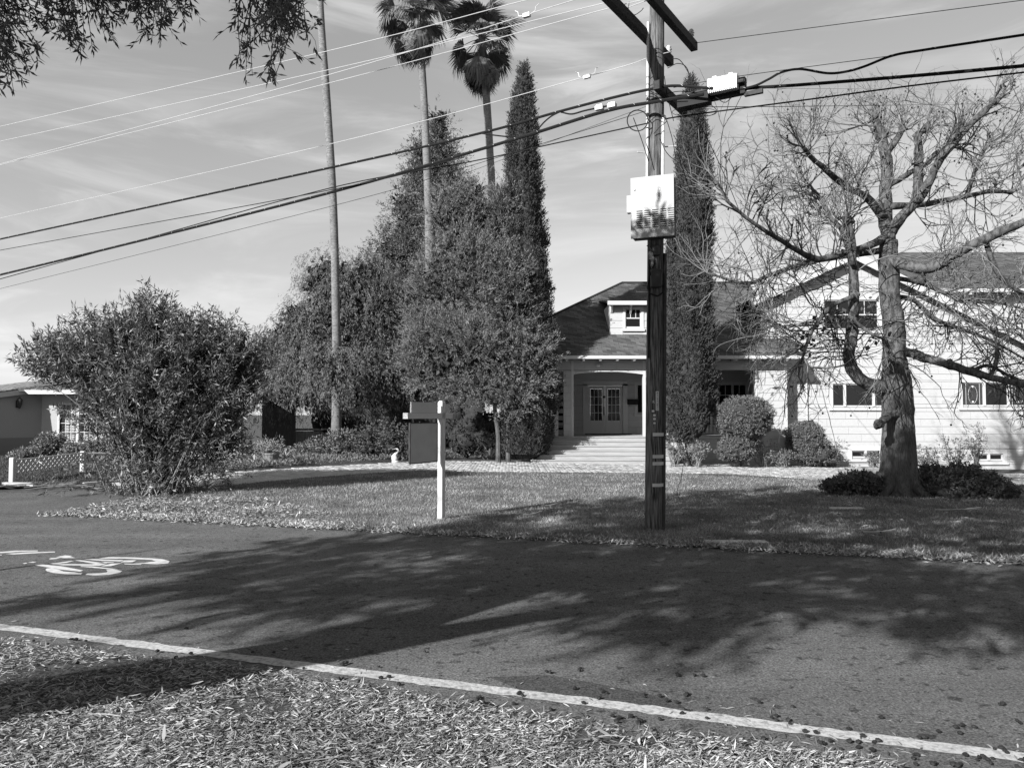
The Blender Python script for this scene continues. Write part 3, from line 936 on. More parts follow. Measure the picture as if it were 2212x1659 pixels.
mb.box(dx0 - .13, dx0 + .066, fy, YB + .12, FL, dz1); mb.box(dx1 - .066, dx1 + .13, fy, YB + .12, FL, dz1); mb.box(dx0 - .13, dx1 + .13, fy, YB + .12, dz1 - .066, dz1 + .13)
build(mb, 'door_frame', 'white paint', house)
mb = MB(); mb.box(dx0 - .05, dx1 + .2, YB - .75, YB - .02, FL + .002, FL + .03, .01)
tag(build(mb, 'doormat', 'black metal'), 'dark doormat on the porch before the french doors', 'doormat')
def window(x0, x1, z0, z1, y, units, cols=1, rows=1, split=False, trim=.11, sill=True, label=None, pane='window glass', special=None):
    """framed window set in wall plane y; units = relative widths of the sashes"""
    mb = MB(); yo = y - .045
    mb.box(x0 - trim, x0, yo, y + .1, z0 - trim * .4, z1 + trim); mb.box(x1, x1 + trim, yo, y + .1, z0 - trim * .4, z1 + trim)
    mb.box(x0, x1, yo, y + .1, z1, z1 + trim)
    tot = sum(units); edges = [x0]
    for u in units: edges.append(edges[-1] + (x1 - x0) * u / tot)
    for e in edges[1:-1]: mb.box(e - .045, e + .045, yo + .01, y + .1, z0, z1)
    for a, b in zip(edges, edges[1:]):
        mb.box(a + .046, b - .046, y + .0, y + .05, z0, z0 + .04); mb.box(a + .046, b - .046, y + .0, y + .05, z1 - .04, z1)
        if a == x0: mb.box(a, a + .04, y + .001, y + .05, z0, z1)
        if b == x1: mb.box(b - .04, b, y + .001, y + .05, z0, z1)
        gz0_, gz1_ = z0 + .04, z1 - .04
        zm = (gz0_ + gz1_) / 2
        if split: mb.box(a + .046, b - .046, y + .002, y + .052, zm - .022, zm + .022); lo = zm + .022
        else: lo = gz0_
        for c in range(1, cols): xm = a + (b - a) * c / cols; mb.box(xm - .012, xm + .012, y + .008, y + .045, lo, gz1_)
        for r in range(1, rows): zz_ = lo + (gz1_ - lo) * r / rows; mb.box(a + .046, b - .046, y + .010, y + .043, zz_ - .012, zz_ + .012)
    w = build(mb, 'window', 'white paint', house)
    for k, (a, b) in enumerate(zip(edges, edges[1:])):
        spans = [(z0, (z0 + z1) / 2), ((z0 + z1) / 2, z1)] if split else [(z0, z1)]
        for c, d in spans:
            pb = MB(); pb.box(a + .02, b - .02, y + .024, y + .03, c + .005, d - .005)
            po = build(pb, 'pane', (special[k] if special and special[k] else pane), w)
    if sill:
        sb = MB(); sb.box(x0 - trim - .03, x1 + trim + .03, y - .09, y + .1, z0 - trim * .4 - .10, z0 - trim * .4 - .002)
        build(sb, 'sill', 'white paint', w)
    return w
for h in back_holes[1:4]: window(h[0], h[1], h[2], h[3], YB + .02, (1, 1), 2, 4, trim=.09, sill=False)
h = back_holes[4]; window(h[0], h[1], h[2], h[3], YB + .02, (1,), 1, 1, trim=.09)
mb = MB(); x0 = XA(1206, YB); mb.box(x0 - .3, x0 + .25, YB + .005, YB + .018, FL + .1, dz1); build(mb, 'side_window', 'window glass', house)
# porch railing
rail = MB(); rail.box(o2[0], o2[1], YP + .06, YP + .13, FL + .78, FL + .84); rail.box(o2[0], o2[1], YP + .07, YP + .12, FL + .10, FL + .15)
railing = build(rail, 'railing', 'dark soffit', house)
nb = int((o2[1] - o2[0]) / .14)
for i in range(nb):
    x = o2[0] + .07 + i * .14
    mb = MB(); mb.box(x - .018, x + .018, YP + .08, YP + .11, FL + .15, FL + .78); build(mb, 'baluster', 'white paint', railing)
# steps
for i in range(6):
    z = FL - .155 * i - .004
    y1_ = YP + .02 - .27 * i
    mb = MB(); xs0, xs1 = XA(1146 + 3 * (5 - i) * 2, 28), XA(1443, 28)
    mb.box(xs0 - .02, xs1 + .02, y1_ - .30, y1_ + .0, z - .045, z, .012)
    mb.box(xs0, xs1, y1_ - .27, y1_ - .02, ZB, z - .045)
    build(mb, 'step', 'step wood', house)
# crawl-space vents of the porch
mb = MB(); vx = XA(1522, YP); mb.box(vx, vx + .5, YP - .03, YP + .05, .1, .62); vt = build(mb, 'vent', 'white paint', house)
for k in range(7): m2_ = MB(); m2_.box(vx + .06, vx + .44, YP - .045, YP - .031, .15 + k * .06, .175 + k * .06); build(m2_, 'slat', 'grey trim', vt)
# main roof
def roof_plane(name, eL, eR, rR, rL, mat, parent, course=.15, th=.012):
    eL, eR, rR, rL = (np.asarray(q, float) for q in (eL, eR, rR, rL))
    up = unit((rL + rR) / 2 - (eL + eR) / 2); ax = unit(eR - eL); nrm = unit(np.cross(ax, up))
    if nrm[2] < 0: nrm = -nrm
    hgt = max(np.dot(rL - eL, up), np.dot(rR - eR, up)); n = max(2, int(hgt / course))
    vs_, fs_, uv_ = [], [], []
    for i in range(n):
        t0, t1 = i / n, (i + 1) / n
        a0 = eL + (rL - eL) * t0; b0 = eR + (rR - eR) * t0; a1 = eL + (rL - eL) * t1; b1 = eR + (rR - eR) * t1
        o = len(vs_)
        vs_ += [a0 + nrm * th, b0 + nrm * th, b1, a1, a0 - nrm * .001, b0 - nrm * .001]
        fs_ += [(o, o + 1, o + 2, o + 3), (o + 4, o + 5, o + 1, o)]
    # underside
    o = len(vs_); vs_ += [eL - nrm * .08, eR - nrm * .08, rR - nrm * .08, rL - nrm * .08, eL, eR, rR, rL]
    fs_ += [(o + 3, o + 2, o + 1, o), (o, o + 1, o + 5, o + 4), (o + 1, o + 2, o + 6, o + 5), (o + 3, o, o + 4, o + 7)]
    me = bpy.data.meshes.new(name); me.from_pydata([tuple(q) for q in vs_], [], fs_)
    uvl = me.uv_layers.new(name='uv')
    for lp in me.loops:
        co = np.array(me.vertices[lp.vertex_index].co) - eL
        uvl.data[lp.index].uv = (float(np.dot(co, ax)), float(np.dot(co, up)))
    me.update()
    return link(name, me, mat, parent)
XRE = XA(1735, YE)
hipx = XA(1345, YR)
roof = roof_plane('roof', (XL - .5, YE, ZE), (XRE, YE, ZE), (XRE, YR, ZR), (hipx, YR, ZR), 'roof shingle', house)
roof_plane('roof_hip', (XL - .5, 2 * YR - YE, ZE), (XL - .5, YE, ZE), (hipx, YR, ZR), (hipx, YR + .01, ZR), 'roof shingle', roof)
roof_plane('roof_rear', (XRE, 2 * YR - YE, ZE), (XL - .5, 2 * YR - YE, ZE), (hipx, YR, ZR), (XRE, YR, ZR), 'roof shingle', roof)
mb = MB(); mb.tube([(hipx, YR, ZR + .02), (XRE + 1, YR, ZR + .02)], .06, 6); mb.tube([(XL - .5, YE, ZE + .02), (hipx, YR, ZR + .02)], .05, 6); build(mb, 'ridge_cap', 'roof shingle', roof)
mb = MB(); mb.box(XL - .5, XRE + .02, YE - .06, YE + .02, ZE - .13, ZE - .012, .012); build(mb, 'gutter', 'white paint', house)
mb = MB(); mb.box(XL - .5, XRE, YE + .022, YP + .1, ZE - .10, ZE - .085); build(mb, 'soffit', 'grey trim', house)
x = XL
while x < XRE:
    mb = MB(); mb.box(x - .045, x + .045, YE + .01, YP, ZE - .19, ZE - .102, .01); build(mb, 'rafter_tail', 'white paint', house); x += .62
# camera lamp over the entrance
mb = MB(); fx = XA(1292, YP); fz = ZA(790, YP)
mb.lathe((fx, YP - .12, fz), [(.02, -.07), (.07, -.06), (.085, .0), (.06, .06), (.02, .08)], 12)
mb.box(fx - .02, fx + .14, YP - .1, YP, fz - .02, fz + .02)
build(mb, 'porch_floodlight', 'white paint', house)
# dormer
YD = 29.61
ddx0, ddx1, ddz0, ddz1 = XA(1319, YD), XA(1319, YD) + 2.3, ZA(726, YD), ZA(655, YD)
wx0, wx1, wz0, wz1 = XA(1352, YD), XA(1386, YD), ZA(708, YD), ZA(667, YD)
mb = holed_wall(MB(), ddx0, ddx1, ddz0, ddz1, YD, YD + .15, [(wx0, wx1, wz0, wz1)])
yb_ = YE + (ddz1 - ZE) / SL
for x in (ddx0, ddx1 - .1):
    mb.prism([(x, YD + .15, ddz0 + .08), (x, yb_, ddz1), (x, YD + .15, ddz1)], (.1, 0, 0))
dorm = build(mb, 'dormer', 'siding', house)
for r in range(4):
    z = ddz0 + .02 + r * .29
    for a, b in ((ddx0, wx0 - .1), (wx1 + .1, ddx1)):
        if z + .28 < ddz1: board(dorm, a, b, z, z + .28, YD)
window(wx0, wx1, wz0, wz1, YD, (1,), 3, 1, True, .1)
mb = MB(); sl2 = .16; yb2 = YE + (ddz1 + .1 - ZE) / (SL - sl2) * 1.0
ybk = (ddz1 + .05 - ZE + SL * YE - sl2 * YD) / (SL - sl2)
mb.prism([(ddx0 - .12, YD - .35, ddz1 - .35 * sl2), (ddx0 - .12, ybk, ddz1 + (ybk - YD) * sl2), (ddx0 - .12, ybk, ddz1 + (ybk - YD) * sl2 + .05), (ddx0 - .12, YD - .35, ddz1 - .35 * sl2 + .08)], (ddx1 - ddx0 + .24, 0, 0))
build(mb, 'dormer_roof', 'roof shingle', dorm)
mb = MB(); mb.box(ddx0 - .14, ddx1 + .14, YD - .39, YD - .352, ddz1 - .12, ddz1 + .035); build(mb, 'dormer_fascia', 'white paint', dorm)
for x in (ddx0 + .02, ddx0 + .75, ddx0 + 1.5, ddx1 - .1):
    mb = MB(); mb.prism([(x, YD - .001, ddz1 - .42), (x, YD - .33, ddz1 - .10), (x, YD - .001, ddz1 - .08)], (.07, 0, 0)); build(mb, 'bracket', 'white paint', dorm)
# gabled wing
AX, AZ = XA(1850, YG), ZA(543, YG)
GXL, GZL = XA(1632, YG), ZA(644, YG)
GXR = 20.6
sLft = (AZ - GZL) / (AX - GXL); sRgt = .505
GZR = AZ - (GXR - AX) * sRgt
WXL, WXR = GXL + .45, GXR - .45
def wing_lim(z):
    return (max(WXL, AX - (AZ - .22 - z) / sLft), min(WXR, AX + (AZ - .22 - z) / sRgt))
w1 = (XA(1799, YW), XA(1907, YW), ZA(878, YW), ZA(829, YW))
w2 = (XA(2079, YW), XA(2079, YW) + 2.6, ZA(877, YW), ZA(826, YW))
wu = (XA(1783, YW), XA(1901, YW), ZA(712, YW), ZA(648, YW))
v1 = (XA(1838, YW), XA(1898, YW), ZA(988, YW), ZA(973, YW))
v2 = (XA(2103, YW), XA(2163, YW), ZA(994, YW), ZA(980, YW))
wh = [w1, w2, wu, v1, v2]
mb = MB()
holed_wall(mb, WXL, WXR, ZB, GZR + .25, YW, YW + .2, [w1, w2, v1, v2])
# gable triangle, cut round the upper window
def strip(xa_, xb_, zlo):
    za, zb = AZ - .1 - (AX - xa_) * sLft if xa_ <= AX else AZ - .1 - (xa_ - AX) * sRgt, AZ - .1 - (AX - xb_) * sLft if xb_ <= AX else AZ - .1 - (xb_ - AX) * sRgt
    if max(za, zb) <= zlo: return
    mb.prism([(xa_, YW, zlo), (xb_, YW, zlo), (xb_, YW, max(zb, zlo)), (xa_, YW, max(za, zlo))], (0, .2, 0))
zg = GZR + .25
for a, b, zl in ((WXL, wu[0], zg), (wu[0], AX, wu[3]), (AX, wu[1], wu[3]), (wu[1], WXR, zg)): strip(a, b, zl)
mb.box(wu[0], wu[1], YW, YW + .2, zg, wu[2])
wwall = build(mb, 'wing_wall', 'wall backing', house)
siding(wwall, WXL, WXR, -.42, AZ - .3, YW - .001, [(h[0] - .08, h[1] + .08, h[2] - .06, h[3] + .08) for h in wh], xlim=wing_lim)
window(*w1, YW, (.8, 1.9, .6), trim=.13)
ww2 = window(*w2, YW, (1, 1.1, 1), trim=.13, special=('stained glass', None, 'stained glass'))
# rose-and-lead work on the two outer lights
for c in (w2[0] + (w2[1] - w2[0]) * .161, w2[0] + (w2[1] - w2[0]) * .839):
    for s in (-1, 1):
        mb = MB(); mb.box(c + s * .26 - .006, c + s * .26 + .006, YW + .012, YW + .022, w2[2] + .05, w2[3] - .05); build(mb, 'lead_came', 'galvanised', ww2)
    mb = MB(); zc = (w2[2] + w2[3]) / 2
    mb.tube([(c + .17 * math.cos(a), YW + .016, zc - .02 + .34 * math.sin(a)) for a in np.linspace(0, 2 * math.pi, 25)], .006, 4); build(mb, 'lead_oval', 'galvanised', ww2)
    for zz_ in (w2[2] + .16, w2[3] - .16):
        mb = MB(); mb.add([(c + .04 * math.cos(a) * (1 + .2 * math.sin(3 * a)), YW + .014, zz_ + .04 * math.sin(a)) for a in np.linspace(0, 2 * math.pi, 13)[:-1]], [tuple(range(12))]); build(mb, 'rose', 'blind', ww2)
window(*wu, YW, (1, 1), 2, 1, True, trim=.12)
for h in (v1, v2):
    window(h[0], h[1], h[2], h[3], YW, (1, 1), trim=.16, sill=True)
wr = roof_plane('wing_roof', (GXL, 39.0, GZL), (GXL, YG, GZL), (AX, YG, AZ), (AX, 39.0, AZ), 'roof shingle', house)
roof_plane('wing_roof_slope', (GXR, YG, GZR), (GXR, 39.0, GZR), (AX, 39.0, AZ), (AX, YG, AZ), 'roof shingle', wr)
for (xa_, za, xb_, zb) in ((GXL, GZL, AX, AZ), (AX, AZ, GXR, GZR)):
    mb = MB(); mb.prism([(xa_, YG - .04, za - .30), (xb_, YG - .04, zb - .30), (xb_, YG - .04, zb + .015), (xa_, YG - .04, za + .015)], (0, .05, 0))
    build(mb, 'rake_board', 'white paint', house)
mb = MB(); mb.prism([(GXL - .1, YG - .06, GZL - .34), (GXL + .3, YG - .06, GZL - .1), (GXL + .25, YG - .06, GZL + .1), (GXL - .12, YG - .06, GZL - .02)], (0, .12, 0)); build(mb, 'rake_end', 'white paint', house)
for t in (.3, .95):
    x = GXL + (AX - GXL) * t; z = GZL + (AZ - GZL) * t - .25
    mb = MB(); mb.box(x - .05, x + .05, YG, YW, z - .16, z - .02); build(mb, 'lookout', 'white paint', house)
# eave gutter and downpipe where the porch roof meets the wing
dpx_ = XA(1742, YW)
mb = MB(); mb.tube([(dpx_, YW - .06, 3.3), (dpx_, YW - .06, 1.45), (dpx_ - .32, YW - .06, 1.2), (dpx_ - .34, YW - .06, .2)], .035, 8); build(mb, 'downpipe', 'galvanised', house)
# upper storey behind
UY = 32.0
uze, ury = ZA(623, UY), 36.5
urz = ZA(545, ury)
ux0 = XA(1953, ury)
mb = MB(); mb.box(15.0, 26, UY + .55, UY + .75, 4.0, uze - .05); uw = build(mb, 'upper_wall', 'siding', house)
ur = roof_plane('upper_roof', (14.0, UY, uze), (26.5, UY, uze), (26.5, ury, urz), (ux0, ury, urz), 'roof shingle', house)
mb = MB(); mb.box(14, 26.5, UY - .04, UY + .0, uze - .16, uze - .01); build(mb, 'upper_gutter', 'white paint', house)
mb = MB(); mb.box(14, 26.5, UY + .02, UY + .56, uze - .12, uze - .1); build(mb, 'upper_soffit', 'grey trim', house)
for i in range(14):
    x = 15.2 + i * .8
    mb = MB(); mb.box(x - .05, x + .05, UY + .01, UY + .55, uze - .26, uze - .13); build(mb, 'rafter_tail', 'white paint', house)
# mailbox on the porch wall
mx0, mx1, mz = XA(1354, YB), XA(1375, YB), ZA(874, YB)
t = thing('mailbox', 'black metal mailbox hung on the porch wall beside the french doors', 'mailbox', (mx0, YB, mz))
mb = MB(); mb.box(mx0 + .02, mx1 + .05, YB - .12, YB + .0, mz, mz + .17, .015); build(mb, 'body', 'black metal', t)
mb = MB(); mb.prism([(mx0, YB, mz + .2), (mx0, YB - .15, mz + .165), (mx0, YB - .15, mz + .19), (mx0, YB, mz + .225)], (mx1 - mx0 + .07, 0, 0)); build(mb, 'lid', 'black metal', t)
for x in (mx0 + .09, mx1 - .03):
    mb = MB(); mb.tube([(x, YB - .06, mz), (x, YB - .08, mz - .05), (x, YB - .12, mz - .03)], .008, 5); build(mb, 'paper_hook', 'black metal', t)

# ------------------------------------------------------------------ neighbour's house at the left
YN = 27.0
ncx = XA(90, YN)
neigh = thing('stucco_house', 'low pale stucco house with white eave behind the lattice fence', 'house', (ncx, YN, 0))
nw = (XA(130, YN), XA(207, YN), ZA(953, YN), ZA(875, YN))
NE = ZA(842, YN)
mb = holed_wall(MB(), ncx, -9.5, -.2, NE + .1, YN, YN + .25, [nw])
build(mb, 'wall', 'stucco', neigh)
# its shaded side wall runs off obliquely towards the street at the left
gw = np.array([math.sin(math.radians(37)), math.cos(math.radians(37)), 0]); gn = np.array([gw[1], -gw[0], 0])
gc = np.array([ncx, YN, 0])
def gpt(t, z, o=0.0): return gc - gw * t + gn * o + UZ * z
UZ = np.array([0, 0, 1.0])
mb = MB(); mb.prism([gpt(-.0, -.2), gpt(9, -.2), gpt(9, NE - 1.45), gpt(-.0, NE + .02)], -gn * .15); build(mb, 'garage_wall', 'shaded stucco', neigh)
mb = MB(); mb.prism([gpt(.01, -.2), gpt(9, -.2), gpt(9, .95), gpt(.01, .95)], gn * .025); build(mb, 'wall_base', 'stucco base', neigh)
mb = MB()
x0, x1, z0, z1 = nw
mb.box(x0 - .07, x0, YN - .04, YN + .1, z0 - .07, z1 + .07); mb.box(x1, x1 + .07, YN - .04, YN + .1, z0 - .07, z1 + .07)
mb.box(x0, x1, YN - .04, YN + .1, z1, z1 + .07); mb.box(x0 - .12, x1 + .12, YN - .08, YN + .1, z0 - .08, z0 - .0)
xm = (x0 + x1) / 2; mb.box(xm - .04, xm + .04, YN - .02, YN + .1, z0, z1)
for a, b in ((x0, xm - .04), (xm + .04, x1)):
    for k in (1, 2): x = a + (b - a) * k / 3; mb.box(x - .01, x + .01, YN + .0, YN + .03, z0, z1)
    for k in (1, 2, 3): z = z0 + (z1 - z0) * k / 4; mb.box(a, b, YN + .002, YN + .028, z - .01, z + .01)
win = build(mb, 'window', 'white paint', neigh)
mb = MB(); mb.box(x0, x1, YN + .2, YN + .22, z0, z1); build(mb, 'pane', 'window glass', win)
k = 0; z = z0 + .03
while z < z1 - .02:
    mb = MB(); mb.obox(((x0 + x1) / 2, YN + .11, z), (1, 0, 0), (0, .8, .6), (0, -.6, .8), (x1 - x0) / 2 - .01, .022, .002); build(mb, 'blind_slat', 'blind', win); z += .056
eY = YN - .7
mb = MB(); mb.prism([(XA(50, eY), eY, NE - .03), (XA(60, eY), eY, NE - .17), (-9.0, eY, NE - .17), (-9.0, eY, NE - .03)], (0, .05, 0)); build(mb, 'fascia', 'white paint', neigh)
mb = MB(); mb.box(ncx - .3, -8.6, eY + .06, YN, NE - .06, NE - .04); build(mb, 'soffit', 'grey trim', neigh)
nzr = ZA(806, 32.5)
nr = roof_plane('roof', (ncx - .6, eY, NE), (-9.0, eY, NE), (-12.2, 32.5, nzr), (ncx - .6, 32.5, nzr), 'neighbour shingle', neigh)
roof_plane('garage_roof', gpt(9.5, NE - 1.42, -9), gpt(9.5, NE - 1.42, .10), gpt(-3.0, NE + .62, .10), gpt(-3.0, NE + .62, -9), 'neighbour shingle', nr)
mb = MB(); mb.prism([gpt(9.5, NE - 1.62, .08), gpt(.2, NE - .11, .08), gpt(.2, NE + .06, .08), gpt(9.5, NE - 1.45, .08)], gn * .03); build(mb, 'rake_board', 'grey trim', neigh)
lp = thing('wall_lamp', 'black lantern on the shaded garage wall of the stucco house', 'lamp', tuple(gpt(.75, ZA(873, 26.4), .07)))
lx, ly, lz = lp.location
mb = MB(); mb.box(lx - .1, lx - .04, ly - .02, ly + .08, lz - .12, lz + .12); mb.tube([(lx - .1, ly, lz - .05), (lx + .02, ly, lz - .1), (lx + .06, ly, lz - .02)], .015, 6); build(mb, 'bracket', 'black metal', lp)
mb = MB(); mb.lathe((lx + .02, ly, lz), [(.02, -.16), (.05, -.08), (.075, -.0), (.09, .12), (.10, .13), (.03, .22), (.01, .25)], 8); build(mb, 'lantern', 'dark metal', lp)
mb = MB(); mb.lathe((lx + .02, ly, lz), [(.072, .02), (.085, .11)], 8); build(mb, 'lamp_glass', 'blind', lp)

# ------------------------------------------------------------------ lattice fence
f0 = G(26, 1046)
f1 = P(179, 1000, 20.35); f1[2] = float(gz(f1[0], f1[1]))
f2 = P(300, 1000, 21.2); f2[2] = float(gz(f2[0], f2[1]))
fence = thing('lattice_fence', 'low white lattice fence with square posts in front of the stucco house', 'fence', f0)
UZ = np.array([0, 0, 1.0])
for p, h in ((f0, .62), (f1, .56), (f2, .5)):
    mb = MB(); mb.box(p[0] - .055, p[0] + .055, p[1] - .055, p[1] + .055, p[2] - .1, p[2] + h, .012); build(mb, 'post', 'white paint', fence)
def fence_bay(a, b, za, zb, ha, hb):
    u = unit(b - a); L_ = np.linalg.norm(b - a); n_ = np.array([u[1], -u[0], 0])
    zt = lambda t: (a[2] + za) * (1 - t) + (b[2] + zb) * t
    zl = lambda t: (a[2] + ha) * (1 - t) + (b[2] + hb) * t
    mb = MB(); mb.prism([a * [1, 1, 0] + UZ * (zt(0) - .035), b * [1, 1, 0] + UZ * (zt(1) - .035), b * [1, 1, 0] + UZ * zt(1), a * [1, 1, 0] + UZ * zt(0)], n_ * .04); build(mb, 'rail', 'white paint', fence)
    w, sp = .023, .15
    for sgn in (1, -1):
        k = -6
        while k * sp < L_ + .8:
            # diagonal strip clipped between lower and upper edge
            H = zt(.5) - zl(.5)
            t0, t1 = k * sp, k * sp + H * sgn
            lo, hi = min(t0, t1), max(t0, t1)
            if hi > .06 and lo < L_ - .06:
                c0, c1 = max(lo, .05), min(hi, L_ - .05)
                def zz_of(s): return (s - t0) / (t1 - t0)
                pa, pb = (c0, zz_of(c0)), (c1, zz_of(c1))
                q = []
                for s, fr in (pa, pb):
                    tt = s / L_
                    base = a * [1, 1, 0] + u * [1, 1, 0] * s
                    q.append(base + UZ * (zl(tt) + (zt(tt) - .04 - zl(tt)) * fr) + n_ * (.012 if sgn > 0 else -.004))
                dv = unit(q[1] - q[0]); sv = np.cross(dv, n_)
                if np.linalg.norm(q[1] - q[0]) > .05:
                    mb = MB(); mb.obox((q[0] + q[1]) / 2, dv, sv, n_, np.linalg.norm(q[1] - q[0]) / 2, w, .005); build(mb, 'lattice_strip', 'white paint', fence)
            k += 1
fence_bay(f0, f1, .57, .53, .22, .25)
fence_bay(f1, f2, .53, .48, .25, .2)
mb = MB(); c = (f1 + f2) / 2; mb.prism([f1 * [1, 1, 0] + UZ * (f1[2] + .2), f2 * [1, 1, 0] + UZ * (f2[2] + .16), f2 * [1, 1, 0] + UZ * (f2[2] + .2), f1 * [1, 1, 0] + UZ * (f1[2] + .24)], (.01, -.03, 0)); build(mb, 'lower_rail', 'white paint', fence)
for (a, b, lab) in ((G(8, 1049), G(75, 1050), 'pale timber edging at the foot of the first lattice post'), (G(180, 1050), G(300, 1040), 'pale timber edging below the lattice fence beside the oleander')):
    mb = MB(); u = unit(b - a); n_ = np.array([-u[1], u[0], 0])
    mb.obox((a + b) / 2 + UZ * .03, u, n_, UZ, np.linalg.norm(b - a) / 2, .06, .05); tag(build(mb, 'edging_board', 'concrete'), lab, 'edging')
# dry fronds lying by the fence
q0 = G(120, 1056)
dr = thing('dry_frond', 'heap of dry palm fronds lying in front of the lattice fence', 'palm frond', q0)
for i in range(9):
    p = q0 + np.array([RN.normal() * .5, RN.normal() * .18, .05]); a = RN.normal() * .25
    Q = Quads(); n = 24; t = np.linspace(0, 1, n)
    pts = p + np.stack([np.cos(a) * (t - .5) * 1.5, np.sin(a) * (t - .5) * 1.5, .05 * np.sin(t * 3)], -1)
    d = np.stack([np.cos(a + RN.normal(size=n) * .3), np.sin(a + RN.normal(size=n) * .3), RN.normal(size=n) * .15], -1)
    Q.leaves(pts, d, .35, .02); Q.tube(pts[::4], .012, 4)
    link('frond', Q.mesh('frond'), 'dead palm leaf', dr)

# ------------------------------------------------------------------ wooden fence and gate behind the palm
YF = 33.0
wf = thing('board_fence', 'weathered board fence with cap rail catching sun behind the palm', 'fence', (XA(640, YF), YF, 0))
x = XA(634, YF)
while x < XA(706, YF):
    mb = MB(); mb.box(x, x + .138, YF, YF + .02, 0, ZA(930, YF) - .03 + RN.normal() * .008); build(mb, 'board', 'fence wood', wf); x += .145
mb = MB(); mb.box(XA(632, YF), XA(708, YF), YF - .05, YF + .08, ZA(930, YF), ZA(927, YF) + .03); build(mb, 'cap_rail', 'fence wood', wf)
YT = 32.2
gt = thing('plank_gate', 'dark plank gate in the shade beside the stucco house', 'gate', (XA(566, YT), YT, 0))
x = XA(566, YT)
while x < XA(632, YT):
    mb = MB(); mb.box(x, x + .15, YT, YT + .03, .1, ZA(862, YT)); build(mb, 'plank', 'gate wood', gt); x += .157

# ------------------------------------------------------------------ egret statue
eb = G(854, 998)
eg = thing('egret_statue', 'small white long-necked bird statue at the edge of the flower bed', 'statue', eb)
mb = MB()
s = 1.0
path = [(.0, 0, 0.0), (-.02, 0, .12), (-.03, 0, .20), (0, 0, .27), (.06, 0, .32), (.10, 0, .37), (.095, 0, .42), (.05, 0, .45), (.02, 0, .455)]
rad = [.10, .115, .10, .055, .032, .026, .026, .03, .012]
mb.tube([tuple(eb + np.array(p)) for p in path], rad, 10)
build(mb, 'body', 'statue', eg, True)
mb = MB(); mb.tube([tuple(eb + np.array(p)) for p in ((.03, 0, .452), (-.05, 0, .445), (-.11, 0, .435))], [.014, .009, .003], 6); build(mb, 'beak', 'statue', eg)
mb = MB(); mb.lathe(eb, [(.12, -.02), (.13, .02), (.10, .05)], 14); build(mb, 'base', 'statue', eg)

# ------------------------------------------------------------------ sign post
sb = G(953, 1123)
ang = math.radians(28)          # its lit face looks this far to the left of the camera
nb_ = np.array([-math.sin(ang), -math.cos(ang), 0]); nd_ = np.array([math.cos(ang), -math.sin(ang), 0])
along = nb_                      # the arm runs along the lit face's normal: its end cap faces the light
YS = sb[1]
ht = float(P(953, 866, YS)[2]) - sb[2]
sign = thing('sign_post', 'white wooden yard sign post with arm and blank hanging panel on the lawn', 'sign', sb)
hw = .046
mb = MB()
zt = sb[2] + ht
v = []
for z in (sb[2] - .2, zt - .03):
    for i, j in ((-1, -1), (1, -1), (1, 1), (-1, 1)): v.append(sb * [1, 1, 0] + nb_ * hw * i + nd_ * hw * j + UZ * z)
for i, j in ((-1, -1), (1, -1), (1, 1), (-1, 1)): v.append(sb * [1, 1, 0] + nb_ * hw * .62 * i + nd_ * hw * .62 * j + UZ * zt)
fc = []
for lv in (0, 4):
    for i in range(4): fc.append((lv + i, lv + (i + 1) % 4, lv + 4 + (i + 1) % 4, lv + 4 + i))
fc += [(8, 9, 10, 11), (3, 2, 1, 0)]
mb.add(v, fc); build(mb, 'post', 'white paint', sign)
az_ = float(P(953, 898, YS)[2])
a0 = sb * [1, 1, 0] + UZ * az_
LL, LR = 1.02, .28
mb = MB(); ctr = a0 + along * (LL - LR) / 2
mb.obox(ctr, along, nd_, UZ, (LL + LR) / 2, .046, .046)
arm = build(mb, 'arm', 'white paint', sign)
mb = MB(); mb.obox(a0 + along * (.5 + .02) + UZ * (.046 + .088), along, nd_, UZ, .36, .012, .085); build(mb, 'top_panel', 'pale board', sign)
pz = -.046 - .07
mb = MB(); mb.obox(a0 + along * .52 + UZ * (pz - .315), along, nd_, UZ, .38, .008, .315); pn = build(mb, 'hanging_panel', 'grey board', sign)
for s in (-1, 1):
    mb = MB(); mb.obox(a0 + along * (.52 + s * .385) + UZ * (pz - .315), along, nd_, UZ, .008, .014, .317); build(mb, 'panel_edge', 'dark metal', pn)
    mb = MB(); c = a0 + along * (.52 + s * .30) + UZ * (pz + .03)
    mb.tube([c + along * .018 * math.cos(t) + UZ * .035 * math.sin(t) for t in np.linspace(0, 6.283, 13)], .004, 5); build(mb, 'hook', 'galvanised', sign)
for s in (-1, 1):
    mb = MB(); mb.obox(a0 + along * .52 + UZ * (pz - .315 + s * .317), along, nd_, UZ, .38, .014, .008); build(mb, 'panel_edge', 'dark metal', pn)

# ------------------------------------------------------------------ utility pole
PB = G(1412, 1145)
YU = PB[1]
pole = thing('utility_pole', 'tall weathered wooden utility pole with crossarms at the road edge', 'utility pole', PB)
PT = np.array([XA(1424, YU, 100), YU, 10.2])
def pc(z):
    t = (z - PB[2]) / (PT[2] - PB[2]); return PB + (PT - PB) * t
mb = MB(); zs = np.linspace(-.3, 10.2, 22)
mb.tube([pc(z) for z in zs], [.137 - .003 * z for z in zs], 20); build(mb, 'shaft', 'pole wood', pole, True)
u_ = np.array([.866, -.5, 0]); aD = np.array([.545, .839, 0]); aP = np.array([.839, -.545, 0])
def pole_arm(zc, side, lfar, lnear, hw_, hh, name='crossarm'):
    c = pc(zc) + aP * side; c[2] = zc
    mb = MB(); mb.obox(c + aD * (lfar - lnear) / 2, aD, aP, UZ, (lfar + lnear) / 2, hw_, hh)
    return build(mb, name, 'arm wood', pole), c
